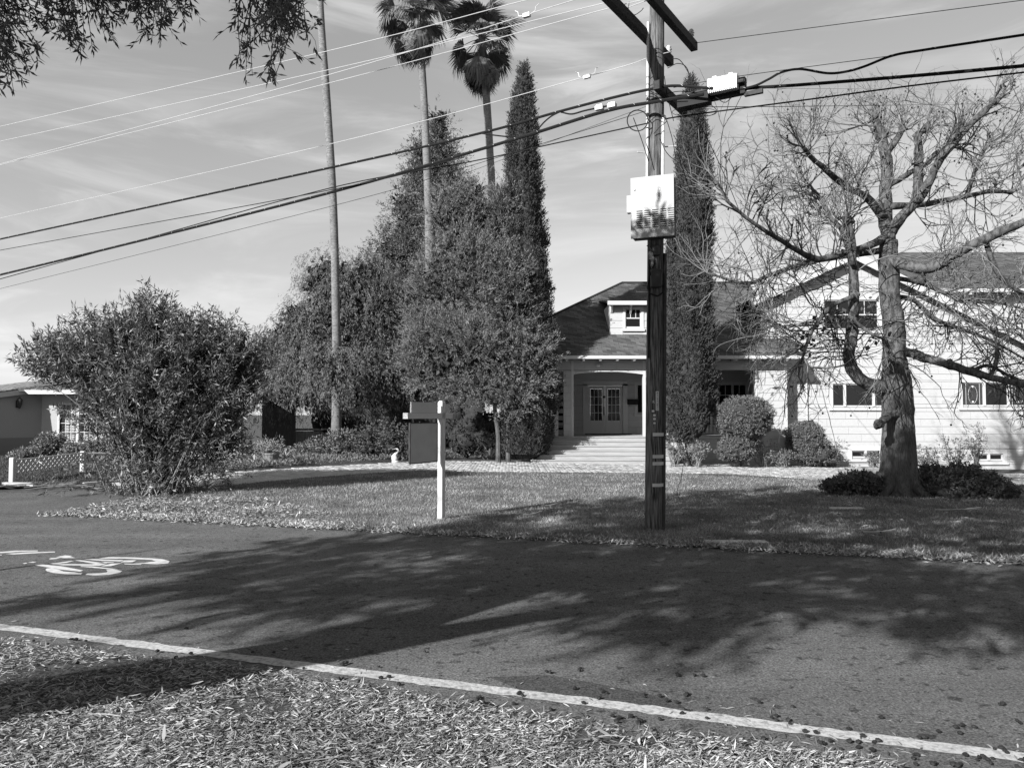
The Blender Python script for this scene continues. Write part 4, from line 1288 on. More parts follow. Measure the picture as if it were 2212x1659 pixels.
zA = ZA(76, YU); zBm = ZA(50, YU)
armA, cA = pole_arm(zA, -.16, .98, 1.7, .055, .075)
armB, cB = pole_arm(ZA(48, YU) + .02, .19, 1.15, 1.7, .055, .07)
armC, cC = pole_arm(ZA(210, YU), .17, .75, .42, .05, .065)
def bolt_on(c, parent):
    for s in (.2, .5, .8):
        for dz in (0,):
            mb = MB(); q = c + aD * s + aP * -.06; mb.tube([q, q - aP * .02], .016, 6); build(mb, 'bolt', 'dark metal', parent)
bolt_on(cB, armB)
for c, s, prn in ((cA, .9, armA), (cA, -1.1, armA), (cB, 1.0, armB), (cB, -.9, armB), (cA, -1.55, armA)):
    mb = MB(); q = c + aD * s
    mb.lathe(q + UZ * .08, [(.02, -.03), (.02, .04), (.05, .05), (.03, .075), (.055, .09), (.03, .115), (.045, .13), (.02, .16)], 10); build(mb, 'insulator', 'galvanised', prn, True)
# conduits: pale pipe up the left side above the cabinet, another on the right, dark riser below
def pipe(z0, z1, dx, dy, r, mat, name='conduit'):
    mb = MB(); mb.tube([pc(z) + np.array([dx, dy, 0]) * (1 if True else 1) for z in np.linspace(z0, z1, 8)], r, 8); return build(mb, name, mat, pole)
pipe(5.25, ZA(52, YU), -.145, -.05, .022, 'galvanised')
pipe(5.25, ZA(255, YU), .085, -.105, .026, 'galvanised')
pipe(0.0, 4.2, .135, -.06, .030, 'dark metal')
pipe(2.6, 4.1, -.11, -.09, .015, 'cable')
for py in (938, 1000, 1046, 985):
    z = ZA(py, YU, 1412); mb = MB()
    c = pc(z); ring_ = [c + np.array([.155 * math.cos(t), .155 * math.sin(t), 0]) for t in np.linspace(-1.9, -.3, 9)]
    for a, b in zip(ring_, ring_[1:]):
        mb.add([a - UZ * .025, b - UZ * .025, b + UZ * .025, a + UZ * .025], [(0, 1, 2, 3)])
    build(mb, 'strap', 'galvanised', pole)
# number plate (reads downward) and small tags
zpl = ZA(868, YU)
def tagbox(px, py, w, h, mat, name):
    c = P(px, py, YU - .155)
    mb = MB(); mb.box(c[0] - w / 2, c[0] + w / 2, c[1] - .006, c[1] + .03, c[2] - h / 2, c[2] + h / 2); return build(mb, name, mat, pole), c
pl, c = tagbox(1420, 866, .042, .29, 'galvanised', 'number_plate')
for k in range(9):      # worn, unreadable embossing
    mb = MB(); mb.box(c[0] - .010 + .004 * (k % 2), c[0] + .009, c[1] - .009, c[1] - .0065, c[2] + .118 - k * .029 - .008, c[2] + .118 - k * .029 + .006 - .004 * (k % 3)); build(mb, 'embossing', 'black metal', pl)
cu = bpy.data.curves.new('letter', 'FONT'); cu.body = 'R'; cu.size = .06; cu.align_x = 'CENTER'; cu.extrude = .002
o = bpy.data.objects.new('letter', cu); COL.objects.link(o)
me = bpy.data.meshes.new_from_object(o.evaluated_get(bpy.context.evaluated_depsgraph_get())); bpy.data.objects.remove(o)
o = link('tag_letter', me, 'alloy', pole); cR = P(1412, 871, YU - .16)
o.location = cR; o.rotation_euler = (math.pi / 2, 0, 0)
for px, py, w, h in ((1411, 888, .032, .028), (1414, 897, .03, .03), (1414, 905, .03, .03), (1414, 914, .025, .025)):
    tagbox(px, py, w, h, 'alloy', 'tag')
# step bolts
for px, py, s in ((1389, 332, -1), (1385, 632, -1), (1462, 319, 1), (1459, 708, 1), (1459, 838, 1), (1392, 800, -1)):
    z = ZA(py, YU); c = pc(z); mb = MB()
    mb.tube([c + np.array([s * .12, -.02, 0]), c + np.array([s * .30, -.06, 0]), c + np.array([s * .30, -.06, .03])], .009, 6); build(mb, 'step_bolt', 'galvanised', pole)
# junction boxes under the cabinet
def cbox(px0, px1, py0, py1, Y, d, mat, name, parent):
    a, b = P(px0, py0, Y), P(px1, py1, Y); mb = MB(); mb.box(a[0], b[0], Y, Y + d, b[2], a[2], .01); return build(mb, name, mat, parent)
cbox(1407, 1429, 580, 620, YU - .24, .12, 'dark metal', 'junction_box', pole)
cbox(1411, 1427, 529, 551, YU - .21, .1, 'dark metal', 'meter_socket', pole)
mb = MB(); mb.tube([P(px, py, YU - .2) for px, py in ((1398, 530), (1412, 545), (1414, 570), (1402, 598), (1399, 622), (1404, 634), (1420, 640), (1432, 632), (1431, 616))], .014, 7); build(mb, 'flex_conduit', 'cable', pole)

# ------------------------------------------------------------------ equipment cabinet on the pole
YC = YU - .34
cTL, cTR, cBR, cBL = P(1365, 389.6, YC + .11), P(1454.5, 377, YC - .11), P(1454.5, 506, YC - .11), P(1365, 516, YC + .11)
ctr = (cTL + cTR + cBR + cBL) / 4
ca = unit((cTR - cTL) * [1, 1, 0]); cn = np.array([ca[1], -ca[0], 0])       # cn points to the viewer
cw = np.linalg.norm((cTR - cTL)[:2]) / 2; chh = ((cTL[2] + cTR[2]) - (cBL[2] + cBR[2])) / 4
cab = thing('equipment_cabinet', 'pale metal equipment cabinet with louvre slots mounted on the utility pole', 'cabinet', ctr)
mb = MB(); mb.obox(ctr - cn * .115, ca, cn, UZ, cw, .11, chh); build(mb, 'body', 'dark metal', cab)
mb = MB(); mb.obox(ctr + cn * .012, ca, cn, UZ, cw + .012, .014, chh + .012); dr_ = build(mb, 'door', 'cabinet paint', cab)
for r in range(9):
    for c in range(5):
        q = ctr + cn * .027 + ca * (-.21 + .118 * c + .02) + UZ * (-.055 - .032 * r)
        mb = MB(); mb.obox(q, ca, cn, UZ, .045, .003, .006); build(mb, 'louvre', 'black metal', dr_)
for z in (chh * .62, -chh * .6):
    mb = MB(); q = ctr + cn * .02 - ca * (cw - .045) + UZ * z; mb.tube([q, q + cn * .02], .015, 8); build(mb, 'latch', 'galvanised', dr_)
mb = MB(); q = ctr - ca * (cw + .045) - cn * .10 + UZ * .09; mb.obox(q, ca, cn, UZ, .045, .05, .13); build(mb, 'side_box', 'cabinet paint', cab)
# faded lettering on the door
cu = bpy.data.curves.new('lettering', 'FONT'); cu.body = 'alpha'; cu.size = .13; cu.align_x = 'CENTER'; cu.extrude = .0006
o = bpy.data.objects.new('lettering', cu); COL.objects.link(o)
me = bpy.data.meshes.new_from_object(o.evaluated_get(bpy.context.evaluated_depsgraph_get())); bpy.data.objects.remove(o)
surface('faded print', 0.59, 0.5, 0.08, 30, bump=0)
o = link('lettering', me, 'faded print', dr_)
q = ctr + cn * .0265 + UZ * .20
rot = Matrix((tuple(ca), tuple(UZ), tuple(cn))).transposed()
o.location = q; o.rotation_euler = rot.to_euler()

# ------------------------------------------------------------------ cables
def on_line(px, py, off=0.0):
    """where the view through a pixel meets the upright plane of a cable run that passes off metres beyond the pole"""
    c = pc(5.0) * [1, 1, 0] + aD * off
    nrm = np.array([-u_[1], u_[0], 0])
    d = ray(px, py); o_ = np.array([0, 0, EYE])
    t = np.dot(c - o_, nrm) / np.dot(d, nrm)
    return o_ + d * t
def smooth_path(pts, n=10):
    p = np.array(pts, float)
    if len(p) < 3: 
        return p
    q = np.vstack([2 * p[0] - p[1], p, 2 * p[-1] - p[-2]])
    out = []
    for i in range(1, len(q) - 2):
        for t in np.linspace(0, 1, n, endpoint=False):
            a, b, c, d = q[i - 1], q[i], q[i + 1], q[i + 2]
            out.append(.5 * ((2 * b) + (-a + c) * t + (2 * a - 5 * b + 4 * c - d) * t * t + (-a + 3 * b - 3 * c + d) * t ** 3))
    out.append(p[-1])
    return np.array(out)
def cable(pts, r, mat, off, label, lash=0, extend=(True, True), name='cable', group=None):
    w = [on_line(px, py, off) for px, py in pts]
    w = list(smooth_path(w))
    if extend[0]: w.insert(0, w[0] + (w[0] - w[1]) / np.linalg.norm(w[0] - w[1]) * 7)
    if extend[1]: w.append(w[-1] + (w[-1] - w[-2]) / np.linalg.norm(w[-1] - w[-2]) * 6)
    mb = MB(); mb.tube(w, r, 6); o = build(mb, name, mat)
    tag(o, label, 'cable', group)
    if lash:
        acc = 0; nxt = .3
        for a, b in zip(w, w[1:]):
            L_ = np.linalg.norm(b - a)
            while nxt < acc + L_:
                q = a + (b - a) * (nxt - acc) / L_; d = unit(b - a)
                lb = MB(); s0, s1 = unit(np.cross(d, UZ)), UZ
                lb.tube([q + d * (t - .5) * .09 + (s0 * math.cos(t * 3.2 - 3.3) + s1 * math.sin(t * 3.2 + .2)) * (r + .003) for t in np.linspace(0, 1, 5)], .0035, 4)
                build(lb, 'lashing', 'bare wire', o); nxt += lash
            acc += L_
    return o
cable([(0, 274), (708, 111), (1140, 0)], .006, 'bare wire', -1.75, 'topmost bright bare wire crossing the upper left sky', name='power_wire')
cable([(0, 306), (708, 152), (1336, 0)], .006, 'bare wire', -1.05, 'second bright bare wire below the topmost, left of the pole', name='power_wire')
cable([(0, 355), (708, 163), (1236, 2)], .006, 'bare wire', -1.5, 'bright bare wire with clamp crossing in front of the palm crowns', name='power_wire')
cable([(0, 357), (708, 181), (1345, 11), (1356, 18)], .006, 'bare wire', -.85, 'bright bare wire that ends at the upper crossarm', extend=(True, False), name='power_wire')
cable([(0, 472), (708, 313), (1268, 166), (1405, 124), (1450, 112)], .006, 'bare wire', .0, 'single bright wire reaching the pole below the crossarms', extend=(True, False), name='power_wire')
cable([(0, 517), (708, 364), (1035, 289), (1210, 241), (1330, 210), (1412, 192), (1460, 186), (1540, 192)], .021, 'cable', -.28, 'upper thick black bundled cable running left from the pole', .42, (True, False))
cable([(0, 541), (708, 412), (1000, 340)], .008, 'cable', -.36, 'thin black cable just above the lowest thick cable', 0, (True, False))
cable([(0, 594), (256, 532), (708, 418), (1092, 307), (1300, 243), (1412, 221), (1520, 204)], .026, 'cable', -.32, 'lowest thick black bundled cable running left from the pole', .42, (True, False))
cable([(1035, 288), (1070, 293), (1103, 296), (1132, 293), (1158, 282), (1176, 264), (1192, 251), (1212, 241)], .012, 'cable', -.29, 'slack black loop hanging between the two thick cables', 0, (False, False))
cable([(1212, 243), (1235, 247), (1262, 240), (1290, 234), (1330, 226)], .013, 'cable', -.27, 'short black jumper cable left of the splice cases', 0, (False, False))
cable([(300, 520), (708, 408), (1005, 352), (1200, 310), (1403, 266)], .010, 'cable', -.2, 'twisted service cable below the thick cables left of the pole', 0, (True, False))
cable([(0, 624), (708, 448), (1005, 362), (1403, 238)], .0045, 'cable', -.1, 'thin dark wire lowest across the left sky', 0, (True, False))
cable([(1403, 228), (1005, 375)], .003, 'cable', -.05, 'hair-thin wire passing over the tall dark conifer', 0, (False, False))
cable([(1500, 94), (1560, 86), (2212, 1)], .0055, 'cable', 1.05, 'thin black wire from the far crossarm tip to the upper right', 0, (False, True), name='power_wire')
cable([(1560, 200), (1624, 188), (1660, 172), (1688, 157), (1728, 150), (1788, 159), (1830, 155), (1868, 144), (1928, 121), (2000, 108), (2212, 76)], .017, 'cable', .05, 'wavy thick black cable rising to the right of the pole', .5, (False, True))
cable([(1455, 190), (1584, 167), (1928, 121)], .0045, 'cable', .02, 'thin straight messenger wire above the wavy cable', 0, (False, False))
cable([(1560, 202), (1624, 191), (1728, 184), (1968, 165), (2212, 143)], .023, 'cable', .1, 'thick straight black cable to the right of the pole', .5, (False, True))
cable([(1432, 262), (1464, 253), (1728, 218), (1968, 186), (2212, 157)], .011, 'cable', .2, 'twisted service cable to the right of the pole', 0, (False, True))
def drop(pts3, r, mat, label, name='service_wire', parent=None):
    mb = MB(); mb.tube(smooth_path(pts3), r, 5); o = build(mb, name, mat, parent); 
    if label: tag(o, label, 'wire')
    return o
drop([P(1610, 191, 11.2), P(1900, 192.5, 15), P(2330, 195, 30)], .006, 'bare wire', 'bright level wire running to the upper right past the bare tree')
drop([P(1500, 232, 11.6), P(1850, 229, 16), P(2330, 222, 30)], .006, 'cable', 'dark level wire running to the right through the bare tree top')
drop([P(1461, 322, 11.7), P(1500, 440, 14), P(1560, 600, 19), P(1640, 760, 26), P(1712, 900, 29.1)], .006, 'cable', 'service drop wire sagging from the pole to the porch corner')
drop([P(1464, 322, 11.7), P(1530, 480, 15), P(1630, 700, 22), P(1720, 905, 29.1)], .005, 'cable', 'second service drop wire from the pole to the porch corner')
drop([P(1513, 270, 11.9), P(1570, 390, 15), P(1650, 580, 21), P(1745, 770, 28.5)], .007, 'cable', 'thick drop wire from the splice box down towards the gable')
drop([P(1368, 255, 11.5), P(1385, 300, 11.52), P(1402, 352, 11.5)], .007, 'cable', 'short slanting wire to the left of the pole above the cabinet')
drop([P(1478, 985, 11.8) * [1, 1, 1], P(1472, 1030, 11.9), P(1463, 1060, 12.1), P(1468, 1080, 12.4)], .004, 'cable', 'thin loose wire hanging to the grass beside the pole')
# coil of spare cable
t = np.linspace(0, 4 * math.pi, 60)
cc = on_line(1377, 262, -.3)
drop([cc + np.array([.165 * math.cos(a) * (1 - a * .008), -.01, .17 * math.sin(a) * (1 - a * .01)]) for a in t], .0045, 'cable', 'round coil of spare cable hanging left of the pole', 'cable_coil')
# loose jumpers round the pole head, parts of the pole
for pts in (((1453, 127), (1470, 132), (1490, 165), (1497, 200)), ((1442, 148), (1465, 138), (1485, 150), (1494, 195)), ((1425, 300), (1440, 330), (1460, 345), (1480, 325), (1485, 290)), ((1400, 195), (1425, 205), (1470, 198), (1520, 205)), ((1395, 208), (1430, 212), (1480, 210)), ((1432, 250), (1440, 262), (1425, 275), (1412, 290)), ((1437, 250), (1452, 300), (1460, 345)), ((1405, 262), (1418, 252), (1432, 258)), ((1520, 235), (1535, 228), (1548, 240), (1535, 250), (1510, 252)), ((1545, 210), (1565, 222), (1580, 212)), ((1359, 5), (1358, 25), (1370, 33), (1384, 25), (1390, 18)), ((1435, 165), (1441, 205), (1455, 262))):
    drop([on_line(px, py, -.15) for px, py in pts], .006, 'cable', None, 'jumper_wire', pole)
# clamps and tap connectors on the bright wires
for px, py, off, lab in ((1138, 34, -1.5, 'pale clamp with hooked ends on the wire by the palm crown'), (1268, 166, 0, 'pale clamp with hooked ends on the wire left of the pole')):
    q = on_line(px, py, off); k = thing('wire_clamp', lab, 'clamp', q)
    mb = MB(); mb.obox(q, u_, aD, UZ, .055, .025, .03); build(mb, 'body', 'alloy', k)
    for s in (-1, 1):
        mb = MB(); mb.tube([q + u_ * s * .05, q + u_ * s * .14 + UZ * .03, q + u_ * s * .15 + UZ * .09, q + u_ * s * .20 + UZ * .12], .006, 5); build(mb, 'hook', 'alloy', k)
for px, py, lab in ((1295, 234, 'outer of two small metal splice cases on the cable left of the pole'), (1322, 229, 'inner of two small metal splice cases on the cable, nearest the pole')):
    q = on_line(px, py, -.29); k = thing('splice_case', lab, 'splice case', q)
    mb = MB(); mb.obox(q, u_, aD, UZ, .065, .035, .03); build(mb, 'body', 'galvanised', k)
    mb = MB(); mb.obox(q + UZ * .04, u_, aD, UZ, .05, .02, .012); build(mb, 'clamp_bar', 'alloy', k)
# finned line amplifier
q = on_line(1562, 184, .0)
amp = thing('line_amplifier', 'white finned amplifier housing hung on the cables right of the pole', 'amplifier', q)
mb = MB(); mb.obox(q, u_, aD, UZ, .215, .06, .105); build(mb, 'housing', 'alloy', amp)
for i in range(14):
    mb = MB(); mb.obox(q - aD * .075 + u_ * (-.19 + i * .0292), u_, aD, UZ, .006, .018, .098); build(mb, 'fin', 'alloy', amp)
mb = MB(); mb.obox(q + aD * .1 + u_ * .03 - UZ * .04, u_, aD, UZ, .27, .05, .12); build(mb, 'backplate', 'black metal', amp)
for s in (-1, 1):
    mb = MB(); mb.tube([q + u_ * s * .2, q + u_ * s * .30], .03, 8); build(mb, 'port', 'dark metal', amp)
    mb = MB(); mb.obox(q + u_ * s * .12 + UZ * .12, u_, aD, UZ, .03, .03, .025); build(mb, 'lug', 'alloy', amp)
q = on_line(1500, 219, .02)
bx_ = thing('splice_box', 'black box hanging under the cables between pole and amplifier', 'splice box', q)
mb = MB(); mb.obox(q, u_, aD, UZ, .235, .09, .085); build(mb, 'body', 'black metal', bx_)
mb = MB(); mb.obox(q + UZ * .098, u_, aD, UZ, .245, .1, .012); build(mb, 'lid', 'dark metal', bx_)
for s in (-1, 1):
    mb = MB(); mb.tube([q + u_ * s * .18 + UZ * .1, q + u_ * s * .18 + UZ * .19], .012, 6); build(mb, 'hanger', 'dark metal', bx_)
for px, py in ((1478, 243), (1500, 246), (1522, 243)):
    drop([on_line(px + 26 * math.cos(a), py + 8 * math.sin(a), .02) for a in np.linspace(0, 6.4, 22)], .004, 'cable', None, 'cable_loop', bx_)
mb = MB(); q2 = on_line(1628, 201, .1); mb.obox(q2, u_, aD, UZ, .13, .03, .03); tag(build(mb, 'cable_closure', 'dark metal'), 'small dark closure on the thick cable just right of the amplifier', 'splice case')

# ------------------------------------------------------------------ vegetation helpers
def B(px, py, Y, rx, ry, df=1.0):
    c = P(px, py, Y); k = Y / 1662.0
    return (c[0], c[1], c[2], rx * k, rx * k * df, ry * k)
def blob_pts(blobs, n, inner=.55, lump=1.0):
    b = np.array(blobs); area = b[:, 3] * b[:, 5] + .02
    i = RN.choice(len(b), n, p=area / area.sum())
    u = rdirs(n)
    r = RN.uniform(inner ** 2, 1, n) ** .5
    r = r * (1 + lump * .10 * np.sin(7 * u[:, 0] + 5 * u[:, 2] + i) + lump * .08 * np.sin(11 * u[:, 1] - 6 * u[:, 2] + 2 * i))
    p = b[i, :3] + u * r[:, None] * b[i, 3:6]
    nrm = unit(u / b[i, 3:6])
    return p, nrm, r
def clumps(blobs, k=9, f=.42):
    """lobes on the outside of each crown mass: light and dark clumps"""
    out = []
    for b in blobs:
        b = np.array(b)
        u = rdirs(k); u[:, 1] = -np.abs(u[:, 1]) * .9
        u = unit(u)
        for q in u:
            g_ = RN.uniform(.7, 1.25) * f
            out.append(tuple(b[:3] + q * b[3:] * (1 - g_ * .75)) + tuple(b[3:] * g_))
    return out
def sprays(Q, p, d, length, nleaf, L_, W_, spread=.6, along=.7, upb=0.0, hang=0.0):
    n = len(p); d = unit(d)
    length = np.broadcast_to(length, (n,))
    ii = np.repeat(np.arange(n), nleaf); m = len(ii)
    t = RN.uniform(.05, 1, m)
    pos = p[ii] + d[ii] * (length[ii] * t)[:, None]
    pos[:, 2] -= hang * length[ii] * t * t
    pos += RN.normal(size=(m, 3)) * (length[ii] * .05)[:, None]
    ld = d[ii] * along + rdirs(m) * spread; ld[:, 2] += upb - hang * t
    Q.leaves(pos, ld, RN.uniform(.65, 1.25, m) * L_, RN.uniform(.7, 1.2, m) * W_)
def core(blobs, f=.6, k=10):
    """added solid mass inside a crown, coloured dark as shade, so that no light passes through"""
    Q = Quads()
    for (x, y, z, rx, ry, rz) in blobs:
        th = np.linspace(0, math.pi, k + 1); ph = np.linspace(0, 2 * math.pi, 2 * k, endpoint=False)
        T, F = np.meshgrid(th, ph, indexing='ij')
        r = f * (1 + .16 * np.sin(5 * F + 3 * T + x) + .12 * np.sin(7 * T - 2 * F + y) + RN.normal(size=T.shape) * .06)
        v = np.stack([x + rx * r * np.sin(T) * np.cos(F), y + ry * r * np.sin(T) * np.sin(F), z + rz * r * np.cos(T)], -1).reshape(-1, 3)
        n2 = 2 * k
        a, b = np.meshgrid(np.arange(k), np.arange(n2), indexing='ij')
        Q.add(v, np.stack([a * n2 + b, a * n2 + (b + 1) % n2, (a + 1) * n2 + (b + 1) % n2, (a + 1) * n2 + b], -1).reshape(-1, 4))
    return Q
def trunk_of(path, rad, k=10):
    mb = MB(); mb.tube(smooth_path(path, 6) if len(path) > 2 else path, np.interp(np.linspace(0, 1, (len(path) - 1) * 6 + 1 if len(path) > 2 else len(path)), np.linspace(0, 1, len(rad)), rad), k); return mb

# ------------------------------------------------------------------ oleander
ob = G(338, 1066); YO = ob[1]
ole = thing('oleander_bush', 'large rounded oleander bush with long narrow leaves beside the drive', 'bush', ob)
ob_b = [B(340, 815, YO, 165, 130, .9), B(160, 790, YO, 95, 62, .9), B(120, 770, YO + .3, 66, 46), B(330, 695, YO, 70, 62, .9), B(240, 740, YO, 95, 70, .9), B(430, 745, YO, 105, 72, .9), B(510, 800, YO, 76, 88, .9),
        B(330, 930, YO, 135, 100, .8), B(455, 890, YO, 100, 90, .8), B(250, 870, YO, 100, 66, .8), B(350, 1010, YO, 70, 50, .7), B(480, 960, YO, 55, 50, .7)]
Q = Quads(); S = Quads()
n = 2500
p, nr_, rr = blob_pts(ob_b, n, .5)
k0 = p[:, 2] > .35
p, nr_ = p[k0], nr_[k0]; n = len(p)
stem0 = ob + np.stack([RN.normal(size=n) * .28, RN.normal(size=n) * .2, np.zeros(n)], -1)
d = unit(unit(p - ob) * .8 + nr_ * .35 + np.array([0, 0, .45]) + RN.normal(size=(n, 3)) * .22)
sprays(Q, p - d * .22, d, RN.uniform(.3, .52, n), 22, .135, .028, .85, .55, .0)
# long upright shoots that break the outline
k1 = np.where((nr_[:, 2] > .35) & (p[:, 2] > 2.4))[0]; k1 = k1[RN.permutation(len(k1))[:110]]
sprays(Q, p[k1], unit(nr_[k1] * .6 + np.array([0, 0, 1.0]) + RN.normal(size=(len(k1), 3)) * .2), RN.uniform(.25, .48, len(k1)), 16, .14, .024, .42, .9, .1)
# skirt of drooping leaves near the ground
m = 260; q = ob + np.stack([RN.normal(size=m) * .75, RN.normal(size=m) * .6, RN.uniform(.05, .7, m)], -1)
sprays(Q, q, rdirs(m) + np.array([0, 0, .3]), .3, 12, .15, .028, .8, .5, -.1)
link('crown', Q.mesh('crown'), 'oleander leaf', ole)
for i in range(0, n, 11):
    a = stem0[i]; e = p[i]; mid = a + (e - a) * .5 + np.array([0, 0, .22 * np.linalg.norm((e - a)[:2])])
    S.tube(smooth_path([a, mid * .8 + (a + (e - a) * .4) * .2, e], 4), np.linspace(.016, .005, 9), 4)
link('stems', S.mesh('stems'), 'oleander stem', ole)
Q = Quads(); Q.fill(ob_b, 9000, .16, .05, .1, .75); link('shade_foliage', Q.mesh('shade_foliage'), 'shaded leaf', ole)
link('shade_core', core([(b[0], b[1] + .25, b[2], b[3], b[4], b[5]) for b in ob_b[:1] + ob_b[4:10]], .58).mesh('shade_core'), 'crown shade', ole)
# a shoot that sticks out low at the right
q = G(485, 1052) + np.array([0, 0, .12])
Q = Quads(); sprays(Q, np.array([q] * 6) + RN.normal(size=(6, 3)) * .05, rdirs(6) + [.4, 0, .5], .25, 10, .17, .03, .8, .5)
link('shoot', Q.mesh('shoot'), 'oleander leaf', ole)

# ------------------------------------------------------------------ pepper tree
YPp = 33.6
pb_ = [B(715, 610, YPp, 72, 70), B(790, 625, YPp, 80, 80), B(650, 745, YPp, 78, 80), B(592, 760, YPp, 42, 62), B(745, 720, YPp, 125, 120), B(850, 720, YPp, 80, 130), B(690, 800, YPp - .6, 110, 55), B(800, 810, YPp - .6, 110, 60), B(600, 810, YPp, 50, 50), B(640, 690, YPp, 40, 40), B(620, 835, YPp - .3, 50, 34), B(690, 830, YPp - .6, 60, 36), B(770, 830, YPp - .4, 60, 36), B(850, 825, YPp - .4, 60, 40), B(722, 800, 29.8, 34, 50), B(690, 790, 29.9, 30, 40), B(585, 840, YPp - .8, 40, 40), B(604, 858, 31.3, 46, 26), B(655, 862, 31.3, 42, 22), B(575, 790, YPp - .5, 34, 50)]
pb_ = [(b[0], b[1], b[2], b[3], b[4] * .75, b[5]) for b in pb_]
pep = thing('pepper_tree', 'weeping pepper tree with hanging strands of fine leaves behind the palm trunk', 'tree', (XA(770, YPp), YPp, 0))
Q = Quads()
p, nr_, rr = blob_pts(clumps(pb_, 8, .5) + pb_, 5600, .66)
d = unit(nr_ * .55 + np.array([0, 0, -.55]) + RN.normal(size=p.shape) * .18)
sprays(Q, p + np.array([0, 0, .2]), d, RN.uniform(.35, 1.1, len(p)), 24, .12, .02, .42, .55, -.25, .5)
p, nr_, rr = blob_pts(pb_, 500, .85); d = unit(nr_ + np.array([0, 0, .5]))
sprays(Q, p, d, .35, 16, .13, .03, .7, .6, 0, .6)
link('crown', Q.mesh('crown'), 'pepper leaf', pep)
Q = Quads(); Q.fill(pb_, 12000, .30, .16, .4, .82); link('shade_foliage', Q.mesh('shade_foliage'), 'shaded leaf', pep)
link('shade_core', core(pb_, .5).mesh('shade_core'), 'crown shade', pep)
tx = XA(800, YPp)
build(trunk_of([(tx, YPp, 0), (tx - .2, YPp, 1.4), (tx - .1, YPp, 3), (tx - .9, YPp, 5.5)], [.32, .26, .2, .1]), 'trunk', 'rough bark', pep)
for ex, ez in ((-3, 4.6), (2, 5.2), (-1.5, 7)):
    build(trunk_of([(tx - .1, YPp, 2.6), (tx + ex * .5, YPp + .3, 3.6 + ez * .1), (tx + ex, YPp, ez)], [.15, .1, .05], 7), 'limb', 'rough bark', pep)

# ------------------------------------------------------------------ grey-green juniper in front of the conifer
YJ = 26.9
jb = [B(1010, 600, YJ, 105, 105), B(985, 480, YJ + .6, 62, 80), B(1020, 440, YJ + .6, 34, 62), B(1060, 500, YJ + .4, 55, 75), B(945, 660, YJ, 72, 110), B(1090, 650, YJ, 82, 110), B(1000, 760, YJ - .3, 130, 80), B(1100, 790, YJ - .2, 85, 85), B(915, 770, YJ, 56, 80), B(1030, 830, YJ - .4, 80, 34), B(1120, 850, YJ - .2, 60, 60), B(1088, 440, YJ + .3, 26, 46), B(1075, 850, YJ - .2, 50, 30), B(962, 826, YJ - .4, 30, 24)]
jb = [(b[0], b[1], b[2], b[3], b[4] * .62, b[5]) for b in jb]
jun = thing('juniper_tree', 'broad grey-green feathery juniper standing left of the tall cypress', 'tree', (XA(1040, YJ), YJ, 0))
Q = Quads()
p, nr_, rr = blob_pts(clumps(jb, 8, .40), 5600, .7)
d = unit(nr_ * .9 + np.array([-.1, -.1, .45]) + RN.normal(size=p.shape) * .35)
sprays(Q, p, d, RN.uniform(.3, .8, len(p)), 27, .11, .018, .5, .7, .1)
link('crown', Q.mesh('crown'), 'juniper leaf', jun)
Q = Quads(); Q.fill(jb, 17000, .26, .14, .35, .84); link('shade_foliage', Q.mesh('shade_foliage'), 'shaded leaf', jun)
link('shade_core', core(jb, .62).mesh('shade_core'), 'crown shade', jun)
for px0, px1 in ((1076, 1060), (1098, 1100)):
    build(trunk_of([P(px0, 975, YJ) * [1, 1, 0], P(px0, 940, YJ), P((px0 + px1) / 2, 870, YJ), P(px1, 700, YJ)], [.09, .08, .07, .04], 8), 'trunk', 'rough bark', jun)

# ------------------------------------------------------------------ dark conifer behind
YK = 46.0
kb = [B(948, 275, YK, 26, 48), B(945, 335, YK, 50, 46), B(950, 400, YK, 56, 54), B(905, 325, YK, 18, 22), B(925, 455, YK, 62, 52), B(900, 500, YK, 64, 48), B(985, 430, YK, 40, 60), B(855, 545, YK, 52, 46), B(840, 605, YK, 58, 42), B(920, 570, YK, 95, 66), B(980, 520, YK, 52, 70), B(880, 660, YK, 95, 60), B(832, 575, YK, 46, 42), B(822, 625, YK, 38, 40), B(885, 450, YK, 44, 44), B(915, 370, YK, 40, 44)]
con = thing('dark_conifer', 'tall dark broad conifer rising behind the juniper and palms', 'tree', (XA(940, YK), YK, 0))
Q = Quads()
p, nr_, rr = blob_pts(clumps(kb, 8, .40), 4200, .6)
d = unit(nr_ * .9 + np.array([0, 0, .25]) + RN.normal(size=p.shape) * .3)
sprays(Q, p, d, RN.uniform(.45, 1.1, len(p)), 20, .17, .04, .6, .6, .08)
link('crown', Q.mesh('crown'), 'redwood leaf', con)
Q = Quads(); Q.fill(kb, 7000, .36, .2); link('shade_foliage', Q.mesh('shade_foliage'), 'shaded leaf', con)
link('shade_core', core(kb, .5).mesh('shade_core'), 'crown shade', con)
build(trunk_of([P(940, 900, YK) * [1, 1, 0], P(942, 600, YK), P(948, 250, YK)], [.5, .3, .05]), 'trunk', 'rough bark', con)

